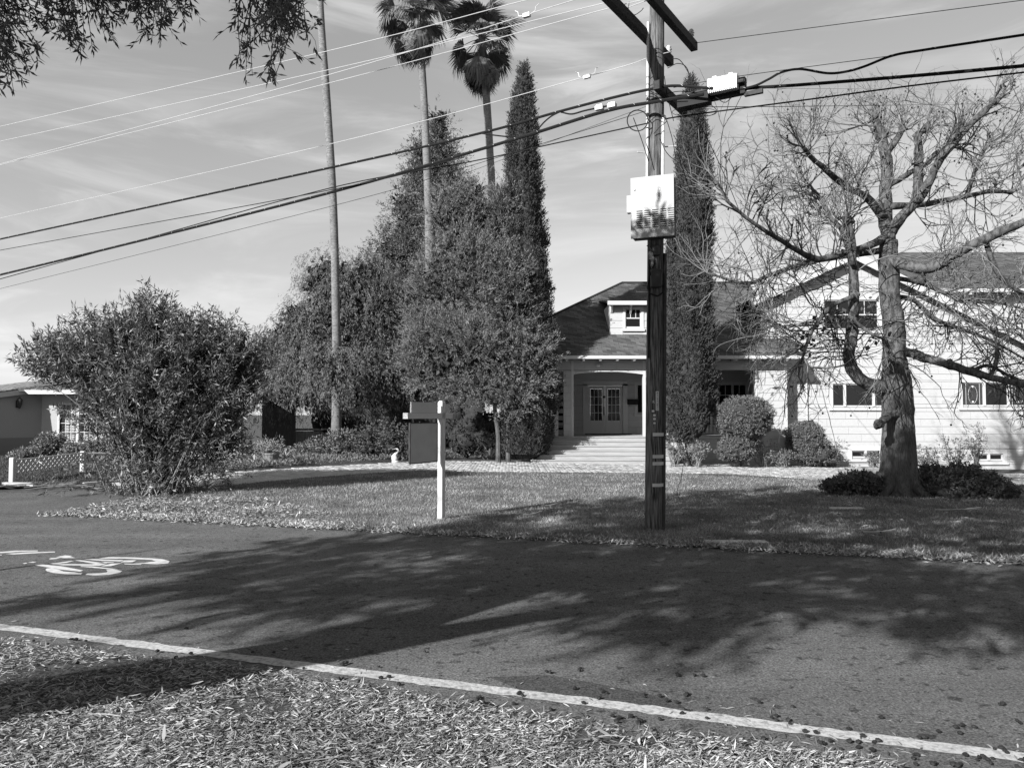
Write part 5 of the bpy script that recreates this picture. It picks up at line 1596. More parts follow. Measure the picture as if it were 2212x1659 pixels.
# ------------------------------------------------------------------ cypresses
def cypress(name, label, Y, prof, extra, zground, ntuft, trunkpx):
    pr = np.array(prof, float)
    zc = np.array([P(c, y, Y)[2] for y, w, c in prof]); xc = np.array([P(c, y, Y)[0] for y, w, c in prof]); rc = pr[:, 1] * Y / 1662
    o = np.argsort(zc); zc, xc, rc = zc[o], xc[o], rc[o]
    t = thing(name, label, 'tree', (xc[0], Y, zground))
    def rad(z, f, k=1.0):
        R = np.interp(z, zc, rc)
        return R * (.91 + .13 * np.sin(5 * f + .9 * z) + .13 * np.abs(np.sin(4.5 * f - .7 * z + 1)) + .09 * np.sin(3 * f + 3.3 * z) + .06 * np.sin(7.3 * z + 2 * f)) * k
    zf = np.linspace(zc[0], zc[-1], 400); w = np.interp(zf, zc, rc) + .05; cdf = np.cumsum(w); cdf /= cdf[-1]
    n = ntuft
    z = np.interp(RN.uniform(0, 1, n), cdf, zf); f = RN.uniform(0, 2 * math.pi, n)
    r = rad(z, f) * RN.uniform(.84, 1.04, n)
    out = np.stack([np.cos(f), np.sin(f), np.zeros(n)], -1)
    p = np.stack([np.interp(z, zc, xc), np.full(n, Y), z], -1) + out * r[:, None]
    # small side spires and low bulges
    Q = Quads()
    for (px, y0, y1, w_, k) in extra:
        m = k; yy = RN.uniform(y0, y1, m); tt = (yy - y0) / (y1 - y0)
        c = np.array([P(px, q, Y - .15) for q in yy]); ff = RN.uniform(0, 6.283, m)
        rr = w_ * Y / 1662 * np.minimum(1, tt * 1.6 + .12) * RN.uniform(.7, 1.05, m)
        oo = np.stack([np.cos(ff), np.sin(ff), np.zeros(m)], -1)
        p = np.vstack([p, c + oo * rr[:, None]]); out = np.vstack([out, oo])
    d = unit(out * .55 + np.array([0, 0, .8]) + RN.normal(size=p.shape) * .25)
    sprays(Q, p - d * .06, d, RN.uniform(.12, .3, len(p)), 10, .08, .026, .4, .8, .2)
    link('crown', Q.mesh('crown'), 'cypress leaf', t)
    C = Quads(); zz_ = np.linspace(zc[0], zc[-1], 70); ff = np.linspace(0, 2 * math.pi, 28, endpoint=False)
    Zm, Fm = np.meshgrid(zz_, ff, indexing='ij'); Rm = rad(Zm, Fm, .9) * (1 + RN.normal(size=Zm.shape) * .05)
    v = np.stack([np.interp(Zm, zc, xc) + Rm * np.cos(Fm), Y + Rm * np.sin(Fm), Zm], -1).reshape(-1, 3)
    a, b = np.meshgrid(np.arange(69), np.arange(28), indexing='ij')
    C.add(v, np.stack([a * 28 + b, a * 28 + (b + 1) % 28, (a + 1) * 28 + (b + 1) % 28, (a + 1) * 28 + b], -1).reshape(-1, 4))
    for (px, y0, y1, w_, k) in extra:
        a0, a1 = P(px, y0, Y - .15), P(px, y1, Y - .15)
        C.tube([a0, a0 * .6 + a1 * .4, a1], np.array([.1, .7, .75]) * w_ * Y / 1662, 10)
    link('shade_core', C.mesh('shade_core'), 'crown shade', t)
    for path, rad_ in trunkpx:
        build(trunk_of(path, rad_, 9), 'trunk', 'palm trunk', t)
    return t
YC1 = 27.4
cypress('italian_cypress', 'tall slim italian cypress with two side spires left of the porch', YC1,
        [(138, 2, 1133), (160, 10, 1132), (190, 17, 1131), (240, 22, 1132), (300, 27, 1132), (380, 33, 1131), (440, 38, 1131), (520, 42, 1133), (600, 44, 1139), (700, 46, 1146), (800, 49, 1150), (880, 50, 1148), (940, 48, 1142), (975, 40, 1138), (990, 26, 1138)],
        [(1105, 243, 420, 9, 500), (1117, 238, 420, 12, 600), (1128, 800, 980, 46, 2600), (1168, 700, 950, 24, 900)], 0, 11500,
        [([P(1138, 992, YC1) * [1, 1, 0], P(1138, 940, YC1), P(1138, 600, YC1)], [.2, .18, .1])])
YC2 = 26.8
cypress('italian_cypress', 'tall slim italian cypress with pale forked trunk directly behind the utility pole', YC2,
        [(168, 3, 1493), (180, 9, 1492), (200, 12, 1494), (215, 11, 1496), (240, 20, 1497), (300, 28, 1497), (400, 36, 1497), (500, 40, 1493), (600, 43, 1490), (700, 46, 1488), (800, 49, 1488), (870, 49, 1488), (920, 40, 1487), (945, 24, 1484)],
        [(1449, 480, 930, 20, 1800), (1460, 820, 955, 22, 700)], 0, 12500,
        [([P(1496, 985, YC2) * [1, 1, 0] + [0, 0, -.1], P(1489, 955, YC2), P(1480, 935, YC2), P(1484, 800, YC2)], [.20, .17, .15, .12]),
         ([P(1486, 985, YC2 - .1) * [1, 1, 0] + [0, -.1, -.1], P(1465, 950, YC2 - .15), P(1452, 925, YC2 - .1)], [.11, .09, .07])])

# ------------------------------------------------------------------ shrubs
def shrub(name, label, blobs, mat, n, leaf, base, group=None, stem='dark twig', inner=.75, cf=.82, nl=7, stems=5, lump=1.0):
    t = thing(name, label, 'shrub', base, group)
    Q = Quads(); p, nr_, rr = blob_pts(blobs, n, inner, lump)
    k = p[:, 2] > gz(p[:, 0], p[:, 1]); p, nr_ = p[k], nr_[k]
    d = unit(nr_ + np.array([0, 0, .35]) + RN.normal(size=p.shape) * .45)
    sprays(Q, p - d * leaf, d, leaf * 2.2, nl, leaf, leaf * .5, .8, .5, .1)
    link('foliage', Q.mesh('foliage'), mat, t)
    if cf: link('shade_core', core(blobs, cf, 8).mesh('shade_core'), 'crown shade', t)
    S = Quads(); b = np.asarray(base, float)
    for i in range(stems):
        e = p[RN.integers(len(p))]; S.tube([b + RN.normal(size=3) * [.08, .05, 0] - [0, 0, .05], (b + e) / 2 + RN.normal(size=3) * .05, e], [.02, .014, .006], 5)
    link('stems', S.mesh('stems'), stem, t)
    return t
YT1 = 26.6
shrub('topiary_bush', 'large clipped round bush in front of the porch opening', [B(1607, 898, YT1, 62, 42), B(1605, 915, YT1, 58, 36), B(1598, 955, YT1, 40, 28), B(1590, 976, YT1, 42, 20)], 'hedge leaf', 5200, .05, P(1600, 995, YT1) * [1, 1, 0], nl=8, cf=.88, inner=.9, lump=.5)
YT2 = 27.6
shrub('topiary_bush', 'smaller clipped flat-topped bush against the corner of the porch', [B(1738, 940, YT2, 40, 30), B(1744, 962, YT2, 44, 28), B(1762, 982, YT2, 50, 24)], 'hedge leaf', 3000, .05, P(1745, 1000, YT2) * [1, 1, 0] + [0, 0, -.1], nl=8, cf=.88, inner=.88, lump=.4)
roses = [(1650, 972, 26.8, 26, 22, 'thin rose bush under the clipped round bush by the porch wall'), (1695, 985, 26.8, 20, 14, 'tiny rose bush at the foot of the porch corner'), (1795, 975, 27.6, 38, 30, 'leggy rose bush beside the smaller clipped bush'),
         (1455, 965, 26.2, 22, 24, 'spindly rose bush between the pole and the cypress trunk'), (1512, 972, 26.2, 24, 20, 'spindly rose bush right of the cypress trunk'), (1885, 988, 28.4, 22, 12, 'small weedy plant under the basement vent'),
         (1998, 985, 27.0, 36, 22, 'rose bush behind the ivy mound against the white wing'), (2060, 968, 26.5, 40, 34, 'tall rose bush rising behind the ivy mound'), (2110, 950, 26.5, 22, 40, 'tallest rose cane below the stained-glass window')]
for px, py, Y, rx, ry, lab in roses:
    bs = P(px, 1000, Y) * [1, 1, 0]; bs[2] = float(gz(bs[0], bs[1]))
    shrub('rose_bush', lab, [B(px, py, Y, rx, ry), B(px + RN.normal() * 8, py + ry * .6, Y, rx * .7, ry * .6)], 'rose leaf', 150, .06, bs, 'rose bushes along the house', 'oleander stem', .2, 0, 7, 14)
YH = 28.6
hedge = [(735, 955, 46, 30, 'leafy shrub hiding the foot of the palm trunk'), (790, 950, 44, 36, 'broad rose shrub right of the palm trunk'), (840, 945, 42, 40, 'dark shrub behind the bird statue'), (885, 955, 40, 36, 'dark shrub between the bird statue and the sign panel'), (690, 965, 34, 24, 'low shrub in front of the board fence'), (650, 975, 30, 16, 'low weedy shrub beside the dark gate')]
for px, py, rx, ry, lab in hedge:
    bs = P(px, 995, YH) * [1, 1, 0]; bs[2] = float(gz(bs[0], bs[1]))
    shrub('flower_shrub', lab, [B(px, py, YH, rx, ry), B(px + 6, py + ry * .55, YH - .3, rx * .8, ry * .6)], 'rose leaf' if px < 780 else 'ivy leaf', 420, .085, bs, 'shrubs in the bed under the pepper tree', 'dark twig', .4, .5, 7, 8)
shrub('shade_hedge', 'added hedge with dark leaf colour for the deep shade under the pepper tree', [B(x_, 905, 33.5, 60, 62, .5) for x_ in (730, 790, 850, 910, 970, 1020)], 'shaded leaf', 2600, .1, P(860, 985, 33.5) * [1, 1, 0], inner=.7, cf=.9)  # added mass, leaf colour darkened for the shade under the crown
shrub('shade_hedge', 'added shrub coloured dark for the shade on the wall between the juniper trunks and the porch', [B(1050, 935, 29.6, 44, 44, .5), B(1010, 945, 29.6, 40, 40, .5), B(1095, 940, 29.4, 34, 40, .5)], 'shaded leaf', 900, .09, P(1050, 992, 29.6) * [1, 1, 0], inner=.7, cf=.88)  # added in front of the lit wall so the spot reads as shade
# shrubs by the stucco house
for px, py, Y, rx, ry, lab in ((110, 960, 25.5, 34, 26, 'leafy shrub at the corner of the stucco house'), (62, 985, 25.0, 36, 16, 'low shrub along the shaded garage wall'), (165, 975, 25.3, 26, 18, 'small shrub under the white window'), (215, 970, 24.5, 40, 20, 'shrub half hidden by the oleander under the window')):
    bs = P(px, 1000, Y) * [1, 1, 0]; bs[2] = float(gz(bs[0], bs[1]))
    shrub('garden_shrub', lab, [B(px, py, Y, rx, ry)], 'rose leaf', 420, .085, bs, 'shrubs by the stucco house', 'dark twig', .35, .5, 7, 8)
# weeds under the bed edge: low ground cover
q = sample_px([(430, 1018), (520, 1014), (700, 1002), (850, 994), (980, 990), (1120, 990), (1120, 975), (900, 975), (600, 985), (430, 1005)], 2200)
Q = Quads(); p = Gv(q[:, 0], q[:, 1]); sprays(Q, p, rdirs(len(p)) * .5 + np.array([0, 0, .8]), .16, 6, .1, .03, .6, .6)
tag(stuff(link('ground_cover', Q.mesh('ground_cover'), 'rose leaf')), 'low weedy ground cover in the bed beyond the drive', 'ground cover')
# agave-like plants
def rosette(name, label, base, n, L_, mat, tilt=.5):
    t = thing(name, label, 'plant', base)
    for i in range(n):
        a = RN.uniform(0, 6.283); el = RN.uniform(.25, 1.25)
        d = np.array([math.cos(a) * math.cos(el), math.sin(a) * math.cos(el), math.sin(el)]); l = L_ * RN.uniform(.6, 1.1)
        s = unit(np.cross(d, UZ)); w = .035 * L_ / .6
        mb = MB(); pts = [np.asarray(base) + d * l * q - UZ * tilt * l * q * q * .5 for q in (0, .35, .7, 1)]
        ws = (w, w * 1.3, w * .8, .003)
        v = []
        for q, ww in zip(pts, ws): v += [q - s * ww, q - UZ * ww * .3, q + s * ww]
        f = []
        for k in range(3): f += [(3 * k, 3 * k + 1, 3 * k + 4, 3 * k + 3), (3 * k + 1, 3 * k + 2, 3 * k + 5, 3 * k + 4)]
        mb.add(v, f); build(mb, 'leaf', mat, t)
    return t
rosette('agave', 'spiky strap-leaved plant at the foot of the juniper trunks', G(1058, 990) + [0, 0, .05], 46, .75, 'agave leaf')
rosette('agave', 'pale spiky plant lying at the bend of the drive', G(612, 998) + [0, 0, .08], 26, .6, 'agave leaf')
rosette('agave', 'flattened pale strap-leaved plant at the drive edge beside the pot', G(545, 1006) + [0, 0, .05], 26, .7, 'agave leaf', .9)
pb2 = G(585, 1003)
pot = thing('flower_pot', 'dark flower pot with a bushy plant at the bend of the drive', 'pot', pb2)
mb = MB(); mb.lathe(pb2, [(.17, 0), (.2, .1), (.25, .3), (.27, .31), (.27, .36), (.22, .36), (.2, .3)], 18); build(mb, 'pot', 'terracotta', pot)
Q = Quads(); m = 90; sprays(Q, np.array([pb2 + [0, 0, .35]] * m) + RN.normal(size=(m, 3)) * [.12, .1, .05], rdirs(m) + np.array([0, 0, 1.1]), RN.uniform(.3, .75, m), 14, .13, .022, .5, .7, 0, .3)
link('foliage', Q.mesh('foliage'), 'agave leaf', pot)
# ivy mound at the foot of the big tree
YI = 16.9
shrub('ivy_mound', 'dark mound of ivy right of the big tree trunk', [B(2055, 1055, YI, 90, 46), B(2120, 1068, YI - .3, 66, 42), B(2005, 1050, YI + .3, 50, 40), B(2160, 1085, YI - .6, 36, 22), B(2080, 1040, YI + .2, 60, 34)], 'ivy leaf', 3600, .075, G(2060, 1085), nl=8, inner=.7, cf=.85)
shrub('ivy_mound', 'small dark ivy clump left of the big tree trunk', [B(1850, 1040, YI, 44, 18), B(1800, 1050, YI, 24, 12), B(1878, 1050, YI - .1, 30, 16)], 'ivy leaf', 700, .075, G(1850, 1060), nl=8, inner=.6, cf=.8)

# ------------------------------------------------------------------ palms
def frond_mesh(seed, dead=False):
    Q = Quads(); r = np.random.default_rng(seed)
    pl_ = 0.95
    Q.tube([(0, 0, 0), (pl_ * .5, 0, .05), (pl_, 0, .0)], [.03, .022, .015], 4)
    n = 34
    for i in range(n):
        a = (i / (n - 1) - .5) * 2.5
        l = (1.12 - .25 * abs(a) / 1.25) * r.uniform(.9, 1.08)
        d = np.array([math.cos(a), math.sin(a), r.normal() * .05 - (.25 if dead else 0)])
        b = np.array([pl_, 0, 0])
        m1 = b + d * l * .55; tip = b + d * l * .9 + np.array([0, 0, -.34 * l * r.uniform(.6, 1.4)])
        s = np.array([-math.sin(a), math.cos(a), 0]) * .034
        Q.add([b, m1 + s, m1 - s, b, m1 + s, tip, tip + [0, 0, .004], m1 - s], [[0, 1, 2, 3], [4, 5, 6, 7]])
    me = Q.mesh('frond'); me.materials.append(M['dead palm leaf' if dead else 'palm leaf']); return me
FR = [frond_mesh(i) for i in range(3)]; FD = [frond_mesh(9 + i, True) for i in range(2)]
def palm(label, basep, path, rads, top, nf=42, nd=26, scale=1.0):
    t = thing('fan_palm', label, 'palm tree', basep, 'tall fan palms')
    mb = trunk_of(path, rads, 12)
    # ringed bark: slight swellings
    build(mb, 'trunk', 'palm trunk', t, True)
    top = np.asarray(top, float)
    for i in range(nf + nd):
        dead = i >= nf
        a = i * 2.399963
        el = math.radians(RN.uniform(-45, 72)) if not dead else math.radians(RN.uniform(-86, -50))
        o = bpy.data.objects.new('dead_frond' if dead else 'frond', (FD[i % 2] if dead else FR[i % 3])); COL.objects.link(o)
        s = scale * RN.uniform(.85, 1.1)
        o.scale = (s, s, s)
        o.rotation_euler = (RN.normal() * .25, -el, a)
        o.location = top - basep + np.array([0, 0, -.3 - (.45 if dead else 0) * RN.uniform(.2, 1.6)])
        o.parent = t
    return t
YP1 = 30.4
p0 = P(725, 980, YP1) * [1, 1, 0] + [0, 0, .15]
tp = P(676, -330, YP1)
palm('fan palm with tall slightly leaning pale trunk whose crown is above the picture', p0, [p0, P(727, 900, YP1), P(726, 700, YP1), P(720, 450, YP1), P(706, 220, YP1), P(692, 20, YP1), tp], [.27, .20, .165, .16, .16, .145, .14], tp)
YP2 = 38.0
p0 = P(932, 900, YP2) * [1, 1, 0]; tp = P(898, 8, YP2)
palm('fan palm with shaggy crown and straight trunk passing before the dark conifer', p0, [p0, P(928, 560, YP2), P(925, 430, YP2), P(917, 240, YP2), P(907, 90, YP2), tp], [.3, .22, .2, .19, .18, .17], tp, 36, 24, 1.2)
p0 = P(1064, 900, YP2) * [1, 1, 0]; tp = P(1040, 72, YP2)
palm('shorter fan palm with full drooping crown beside the cypress top', p0, [p0, P(1063, 470, YP2), P(1058, 330, YP2), P(1052, 230, YP2), P(1046, 150, YP2), tp], [.28, .2, .19, .19, .18, .17], tp, 34, 20, 1.15)
# keep the palms' trunks in front of the conifer where the photo shows them: conifer stands between and behind
YP4 = 36.0
p0 = P(690, 900, YP4) * [1, 1, 0]; tp = P(690, 645, YP4)
palm('small fan palm whose fronds poke out beside the pepper tree', p0, [p0, P(690, 700, YP4), tp], [.2, .17, .15], tp, 26, 6, .8)

# ------------------------------------------------------------------ bare plane tree
YL = 17.0
pl_t = thing('plane_tree', 'big pollarded bare plane tree with knobby limbs in front of the gabled wing', 'tree', G(1938, 1066))
def lim(pts, dy=0.0, ddy=None):
    n = len(pts); ys = np.linspace(0, 1, n) * (ddy if ddy is not None else 0) + dy
    return [P(a, b, YL + y) for (a, b), y in zip(pts, ys)]
def gnarl(path, rad, k, amp, per=8, ridge=0.0):
    n_ = (len(path) - 1) * per + 1
    sp_ = smooth_path(path, per) if len(path) > 2 else np.array(path)
    r_ = np.interp(np.linspace(0, 1, len(sp_)), np.linspace(0, 1, len(rad)), rad)
    v, f = tube_np(sp_, r_, k); v = v.reshape(len(sp_), k, 3); c = sp_[:, None, :]
    a = np.arange(k) * 2 * math.pi / k; t = np.arange(len(sp_))[:, None]
    ph = RN.uniform(0, 6, 6)
    m = 1 + amp * (np.sin(2 * a + .55 * t + ph[0]) * .6 + np.sin(3 * a - .8 * t + ph[1]) * .5 + np.sin(1.3 * t + a + ph[2]) * .5) + RN.normal(size=(len(sp_), k)) * amp * .35
    if ridge: m = m + ridge * np.sign(np.sin(13 * a + .35 * np.sin(t * .5) * 2 + ph[3])) * np.abs(np.sin(13 * a + .7 * np.sin(t * .5) + ph[3])) ** .6
    mb = MB(); mb.add((c + (v - c) * m[:, :, None]).reshape(-1, 3), f)
    mb.f.append(tuple(range(k))[::-1]); mb.f.append(tuple((len(sp_) - 1) * k + i for i in range(k)))
    return mb
def px_r(w, Y=YL): return w * .5 * Y / 1662
trunk_pts = lim([(1938, 1085), (1939, 1060), (1941, 1020), (1941, 960), (1940, 898), (1938, 850), (1935, 800)])
build(gnarl(trunk_pts, [px_r(120), px_r(92), px_r(74), px_r(66), px_r(62), px_r(62), px_r(54)], 52, .025, 8, .035), 'trunk', 'rough bark', pl_t)
build(gnarl(lim([(1935, 812), (1932, 767), (1932, 711), (1923, 647), (1919, 562), (1920, 520)]), [px_r(52), px_r(47), px_r(44), px_r(42), px_r(40), px_r(36)], 20, .05, 8), 'upper_trunk', 'plane bark', pl_t, True)
for i in range(9):     # root flare
    a = -math.pi + i * math.pi / 4.5
    b = trunk_pts[1] * [1, 1, 0]
    mb = MB(); mb.tube([b + np.array([math.cos(a) * .3, math.sin(a) * .3, .42]), b + np.array([math.cos(a) * .48, math.sin(a) * .45, .12]), b + np.array([math.cos(a) * .85, math.sin(a) * .75, -.04])], [.14, .13, .05], 8); build(mb, 'root', 'rough bark', pl_t, True)
limbs = [  # (points, width start, width end, depth at start, depth change)
 ([(1918, 838), (1890, 834), (1868, 826), (1846, 806), (1834, 775), (1838, 735), (1842, 690), (1845, 636), (1842, 573), (1838, 520), (1832, 480)], 36, 18, 0, -.8),
 ([(1935, 893), (1920, 898), (1908, 908), (1899, 917)], 26, 15, -.2, -.5),
 ([(1920, 520), (1912, 470), (1912, 420), (1916, 360), (1908, 312), (1904, 290)], 34, 22, 0, .6),
 ([(1922, 505), (1948, 468), (1976, 440), (2008, 392), (2026, 352), (2068, 300), (2110, 256), (2146, 222)], 27, 13, 0, -1.2),
 ([(1978, 440), (1984, 380), (1984, 320), (1984, 290), (2004, 278)], 24, 15, -.4, .4),
 ([(1918, 402), (1950, 384), (1968, 372), (2000, 355), (2024, 330), (2060, 312)], 15, 10, .3, -1),
 ([(1922, 446), (1965, 444), (2008, 440), (2088, 424), (2140, 414), (2184, 416)], 17, 10, 0, 1.5),
 ([(1925, 562), (1952, 572), (2008, 580), (2068, 548), (2128, 516), (2208, 482), (2270, 455)], 28, 16, -.1, -1.8),
 ([(1950, 758), (1990, 771), (2030, 782), (2065, 793), (2105, 806), (2139, 815), (2180, 824), (2240, 838)], 22, 13, 0, -2.4),
 ([(2139, 812), (2150, 790), (2154, 765), (2155, 752)], 9, 8, -1.6, 0),
 ([(2100, 800), (2135, 790), (2180, 812), (2215, 828)], 8, 6, -1.3, -.4),
 ([(1908, 470), (1870, 425), (1828, 404), (1780, 364), (1752, 340), (1735, 318)], 20, 8, 0, -1.4),
 ([(1912, 512), (1880, 530), (1830, 545), (1768, 560), (1720, 540), (1688, 520), (1624, 480), (1568, 432)], 20, 6, 0, -2.2),
 ([(1914, 540), (1860, 548), (1808, 556), (1728, 572), (1660, 596), (1608, 612), (1528, 590)], 18, 6, 0, .8),
 ([(1842, 573), (1820, 500), (1796, 472), (1768, 424), (1745, 400)], 14, 7, -.8, .4),
 ([(1845, 640), (1800, 660), (1770, 690), (1748, 730), (1735, 770)], 11, 6, -.7, -.6),
 ([(1842, 690), (1880, 720), (1910, 735), (1930, 770)], 8, 5, -.7, -.4),
 ([(1930, 640), (1975, 650), (2020, 690), (2080, 712), (2150, 740), (2212, 775)], 13, 6, .2, 1.0),
 ([(1928, 600), (1990, 612), (2060, 640), (2140, 650), (2212, 668)], 13, 6, .2, 1.6),
 ([(2088, 424), (2110, 360), (2130, 320), (2170, 290)], 11, 7, 1.0, .8),
 ([(1988, 580), (2010, 620), (2060, 640)], 10, 5, -.4, -.6),
 ([(2128, 516), (2150, 580), (2185, 620), (2230, 640)], 13, 8, -1.2, .3),
 ([(1910, 300), (1896, 272), (1890, 255)], 20, 17, .5, 0), ([(1916, 330), (1938, 300), (1950, 280)], 18, 14, .5, .3),
 ([(2024, 330), (2060, 318), (2080, 322)], 9, 8, -.4, 0)]
LP = []
for pts, w0, w1, dy, ddy in limbs:
    w = lim(pts, dy, ddy); sp_ = smooth_path(w, 6)
    r = np.linspace(px_r(w0), px_r(w1), len(sp_)) * .88 * (1 + RN.normal(size=len(sp_)) * .05)
    build(gnarl(w, np.interp(np.linspace(0, 1, 12), np.linspace(0, 1, len(r)), r), 12, .09, 6), 'limb', 'plane bark', pl_t, True)
    LP.append((sp_, r))
# knots and old pruning scars along the limbs
for (sp_, r), (pts, w0, w1, dy, ddy) in zip(LP, limbs):
    if w0 < 14: continue
    for _ in range(4):
        i = int(RN.integers(3, len(sp_) - 2)); dr_k = unit(RN.normal(size=3) + [0, -.8, 0]); rr_k = r[i] * RN.uniform(.35, .6)
        c_k = sp_[i] + dr_k * r[i] * .85
        build(gnarl([c_k - dr_k * rr_k, c_k, c_k + dr_k * rr_k * RN.uniform(.5, 1.6)], [rr_k, rr_k * 1.1, rr_k * .7], 8, .15, 3), 'knot', 'rough bark', pl_t)
# pollard knuckles at the limb ends
for (sp_, r), (pts, w0, w1, dy, ddy) in zip(LP, limbs):
    if w1 >= 10:
        bm = bmesh.new(); bmesh.ops.create_icosphere(bm, subdivisions=2, radius=1.0)
        for v in bm.verts: v.co = v.co * (1 + .25 * math.sin(9 * v.co.x + 7 * v.co.z) + RN.normal() * .08) * px_r(w1) * 1.35 + Vector(sp_[-1].tolist())
        me = bpy.data.meshes.new('knuckle'); bm.to_mesh(me); bm.free(); link('knuckle', me, 'rough bark', pl_t)
# shoots and twigs
tw = {'pale': Quads(), 'dark': Quads()}
balls = []
tw_n = [0]
def branch(p0_, d, length, r0, depth, upb, wob, key):
    n = 6 if depth < 2 else 5
    p = [p0_]; dd = d.copy(); seg = length / (n - 1)
    for i in range(n - 1):
        dd = unit(dd + RN.normal(size=3) * wob + np.array([0, 0, upb]))
        p.append(p[-1] + dd * seg)
    p = np.array(p)
    q = tw[key]
    q.tube(p, np.linspace(r0, r0 * .5, n), 4 if r0 > .009 else 3)
    tw_n[0] += 1
    if depth < 3 and length > .22:
        k = {0: 4, 1: 3, 2: 1}[depth]
        for _ in range(k):
            t = RN.integers(1, n)
            b = unit(unit(p[t] - p[t - 1]) + unit(RN.normal(size=3)) * .75)
            branch(p[t], b, length * RN.uniform(.35, .62), r0 * .6, depth + 1, upb * .8, wob, key)
    elif RN.uniform() < .10:
        balls.append(p[-1])
for li, ((sp_, r), (pts, w0, w1, dy, ddy)) in enumerate(zip(LP, limbs)):
    L_ = np.linalg.norm(np.diff(sp_, axis=0), axis=1).sum()
    if li == 1: continue
    high = sp_[:, 2].mean() > 4.6
    nb2 = max(3, int(L_ * (4.6 if w1 < 9 else 3.2)))
    for _ in range(nb2):
        t = int(len(sp_) * (.25 + .75 * RN.uniform())); t = min(max(t, 1), len(sp_) - 1)
        tang = unit(sp_[t] - sp_[t - 1])
        side = unit(RN.normal(size=3)); side = unit(side - tang * np.dot(side, tang))
        if sp_[t][2] > 5.0:
            d = unit(side * .7 + tang * .3 + np.array([-.05, 0, .75])); branch(sp_[t], d, RN.uniform(.5, 1.25) * (.7 if sp_[t][2] > 7.2 else 1), .018, 0, .05, .2, 'pale' if RN.uniform() < .7 else 'dark')
        else:
            d = unit(side + tang * .5 + np.array([0, 0, .05])); branch(sp_[t], d, RN.uniform(.6, 1.5), .017, 0, -.08, .26, 'pale' if RN.uniform() < .45 else 'dark')
    # end tufts
    for _ in range(9 if w1 >= 10 else 5):
        d = unit(unit(sp_[-1] - sp_[-3]) * .6 + RN.normal(size=3) * .55 + np.array([0, 0, .5 if sp_[-1][2] > 4.5 else -.1])); branch(sp_[-1], d, RN.uniform(.6, 1.5) * (.62 if sp_[-1][2] > 7 else 1), .014, 0, .07 if sp_[-1][2] > 4.5 else -.08, .13, 'pale')
# outer haze of whips filling the crown outline at left and top
fill = [(1650, 360, 90), (1700, 300, 80), (1780, 280, 90), (1620, 450, 70), (1590, 560, 60), (1700, 430, 90), (1850, 300, 90), (1980, 270, 90), (2080, 260, 80), (2170, 300, 80), (1640, 660, 60), (1720, 640, 80), (1700, 720, 60), (2100, 580, 80), (2180, 520, 70), (2060, 700, 70), (2160, 360, 60), (1760, 500, 90), (1860, 400, 70), (2050, 480, 80), (1590, 620, 60), (1670, 560, 90), (1740, 620, 80), (1660, 720, 60), (1790, 750, 60), (1960, 640, 60), (2120, 700, 70), (2040, 600, 70), (2180, 620, 60)]
allp = np.concatenate([s for s, r in LP])
for px, py, rr in fill:
    for _ in range(7 if 1640 < px < 1900 and py > 380 else 5):
        a, r_ = RN.uniform(0, 6.28), rr * math.sqrt(RN.uniform())
        tgt = P(px + r_ * math.cos(a), py + r_ * math.sin(a), YL + RN.normal() * .9)
        j = np.argmin(np.linalg.norm(allp - tgt, axis=1) + RN.uniform(0, .6, len(allp))); s = allp[j]
        l = np.linalg.norm(tgt - s)
        if l < .25: continue
        mid = (s + tgt) / 2 + RN.normal(size=3) * .1 * l - np.array([0, 0, .08 * l])
        pth = smooth_path([s, mid, tgt], 4); r0 = .010 + .006 * l
        key = 'pale' if tgt[2] > 4.6 or RN.uniform() < .4 else 'dark'
        tw[key].tube(pth, np.linspace(r0, .008, len(pth)), 4)
        for q in (pth[4], pth[6], pth[-1], pth[-1]):
            branch(q, unit(unit(tgt - s) + RN.normal(size=3) * .5 + [0, 0, .55 if tgt[2] > 4.6 else -.1]), RN.uniform(.45, 1.1), .011, 1, .06 if tgt[2] > 4.6 else -.06, .22, key)
stuff(link('pale_twigs', tw['pale'].mesh('pale_twigs'), 'twig', pl_t)); stuff(link('dark_twigs', tw['dark'].mesh('dark_twigs'), 'dark twig', pl_t))
Q = Quads()
for b in balls[:420]:
    k = 5; th = np.linspace(0, math.pi, k + 1); ph = np.linspace(0, 2 * math.pi, 6, endpoint=False); T, F = np.meshgrid(th, ph, indexing='ij'); r_ = .022
    v = np.stack([r_ * np.sin(T) * np.cos(F), r_ * np.sin(T) * np.sin(F), r_ * np.cos(T)], -1).reshape(-1, 3) + b - [0, 0, .03]
    a, bb = np.meshgrid(np.arange(k), np.arange(6), indexing='ij'); Q.add(v, np.stack([a * 6 + bb, a * 6 + (bb + 1) % 6, (a + 1) * 6 + (bb + 1) % 6, (a + 1) * 6 + bb], -1).reshape(-1, 4))
stuff(link('seed_balls', Q.mesh('seed_balls'), 'seed pod', pl_t))
Q = Quads()
for px, py, n in ((1755, 740, 14), (1720, 765, 10), (1740, 715, 10), (1700, 850, 4), (1690, 830, 4), (1790, 700, 12), (1870, 660, 20), (1800, 690, 30), (1810, 680, 25), (2150, 400, 14), (2010, 420, 10), (1890, 730, 8)):
    c = P(px, py, YL - .7); p = c + RN.normal(size=(n, 3)) * .11
    d = rdirs(n); d[:, 2] -= .5; Q.leaves(p, d, RN.uniform(.08, .17, n), RN.uniform(.06, .12, n))
stuff(link('withered_leaves', Q.mesh('withered_leaves'), 'ivy leaf', pl_t))

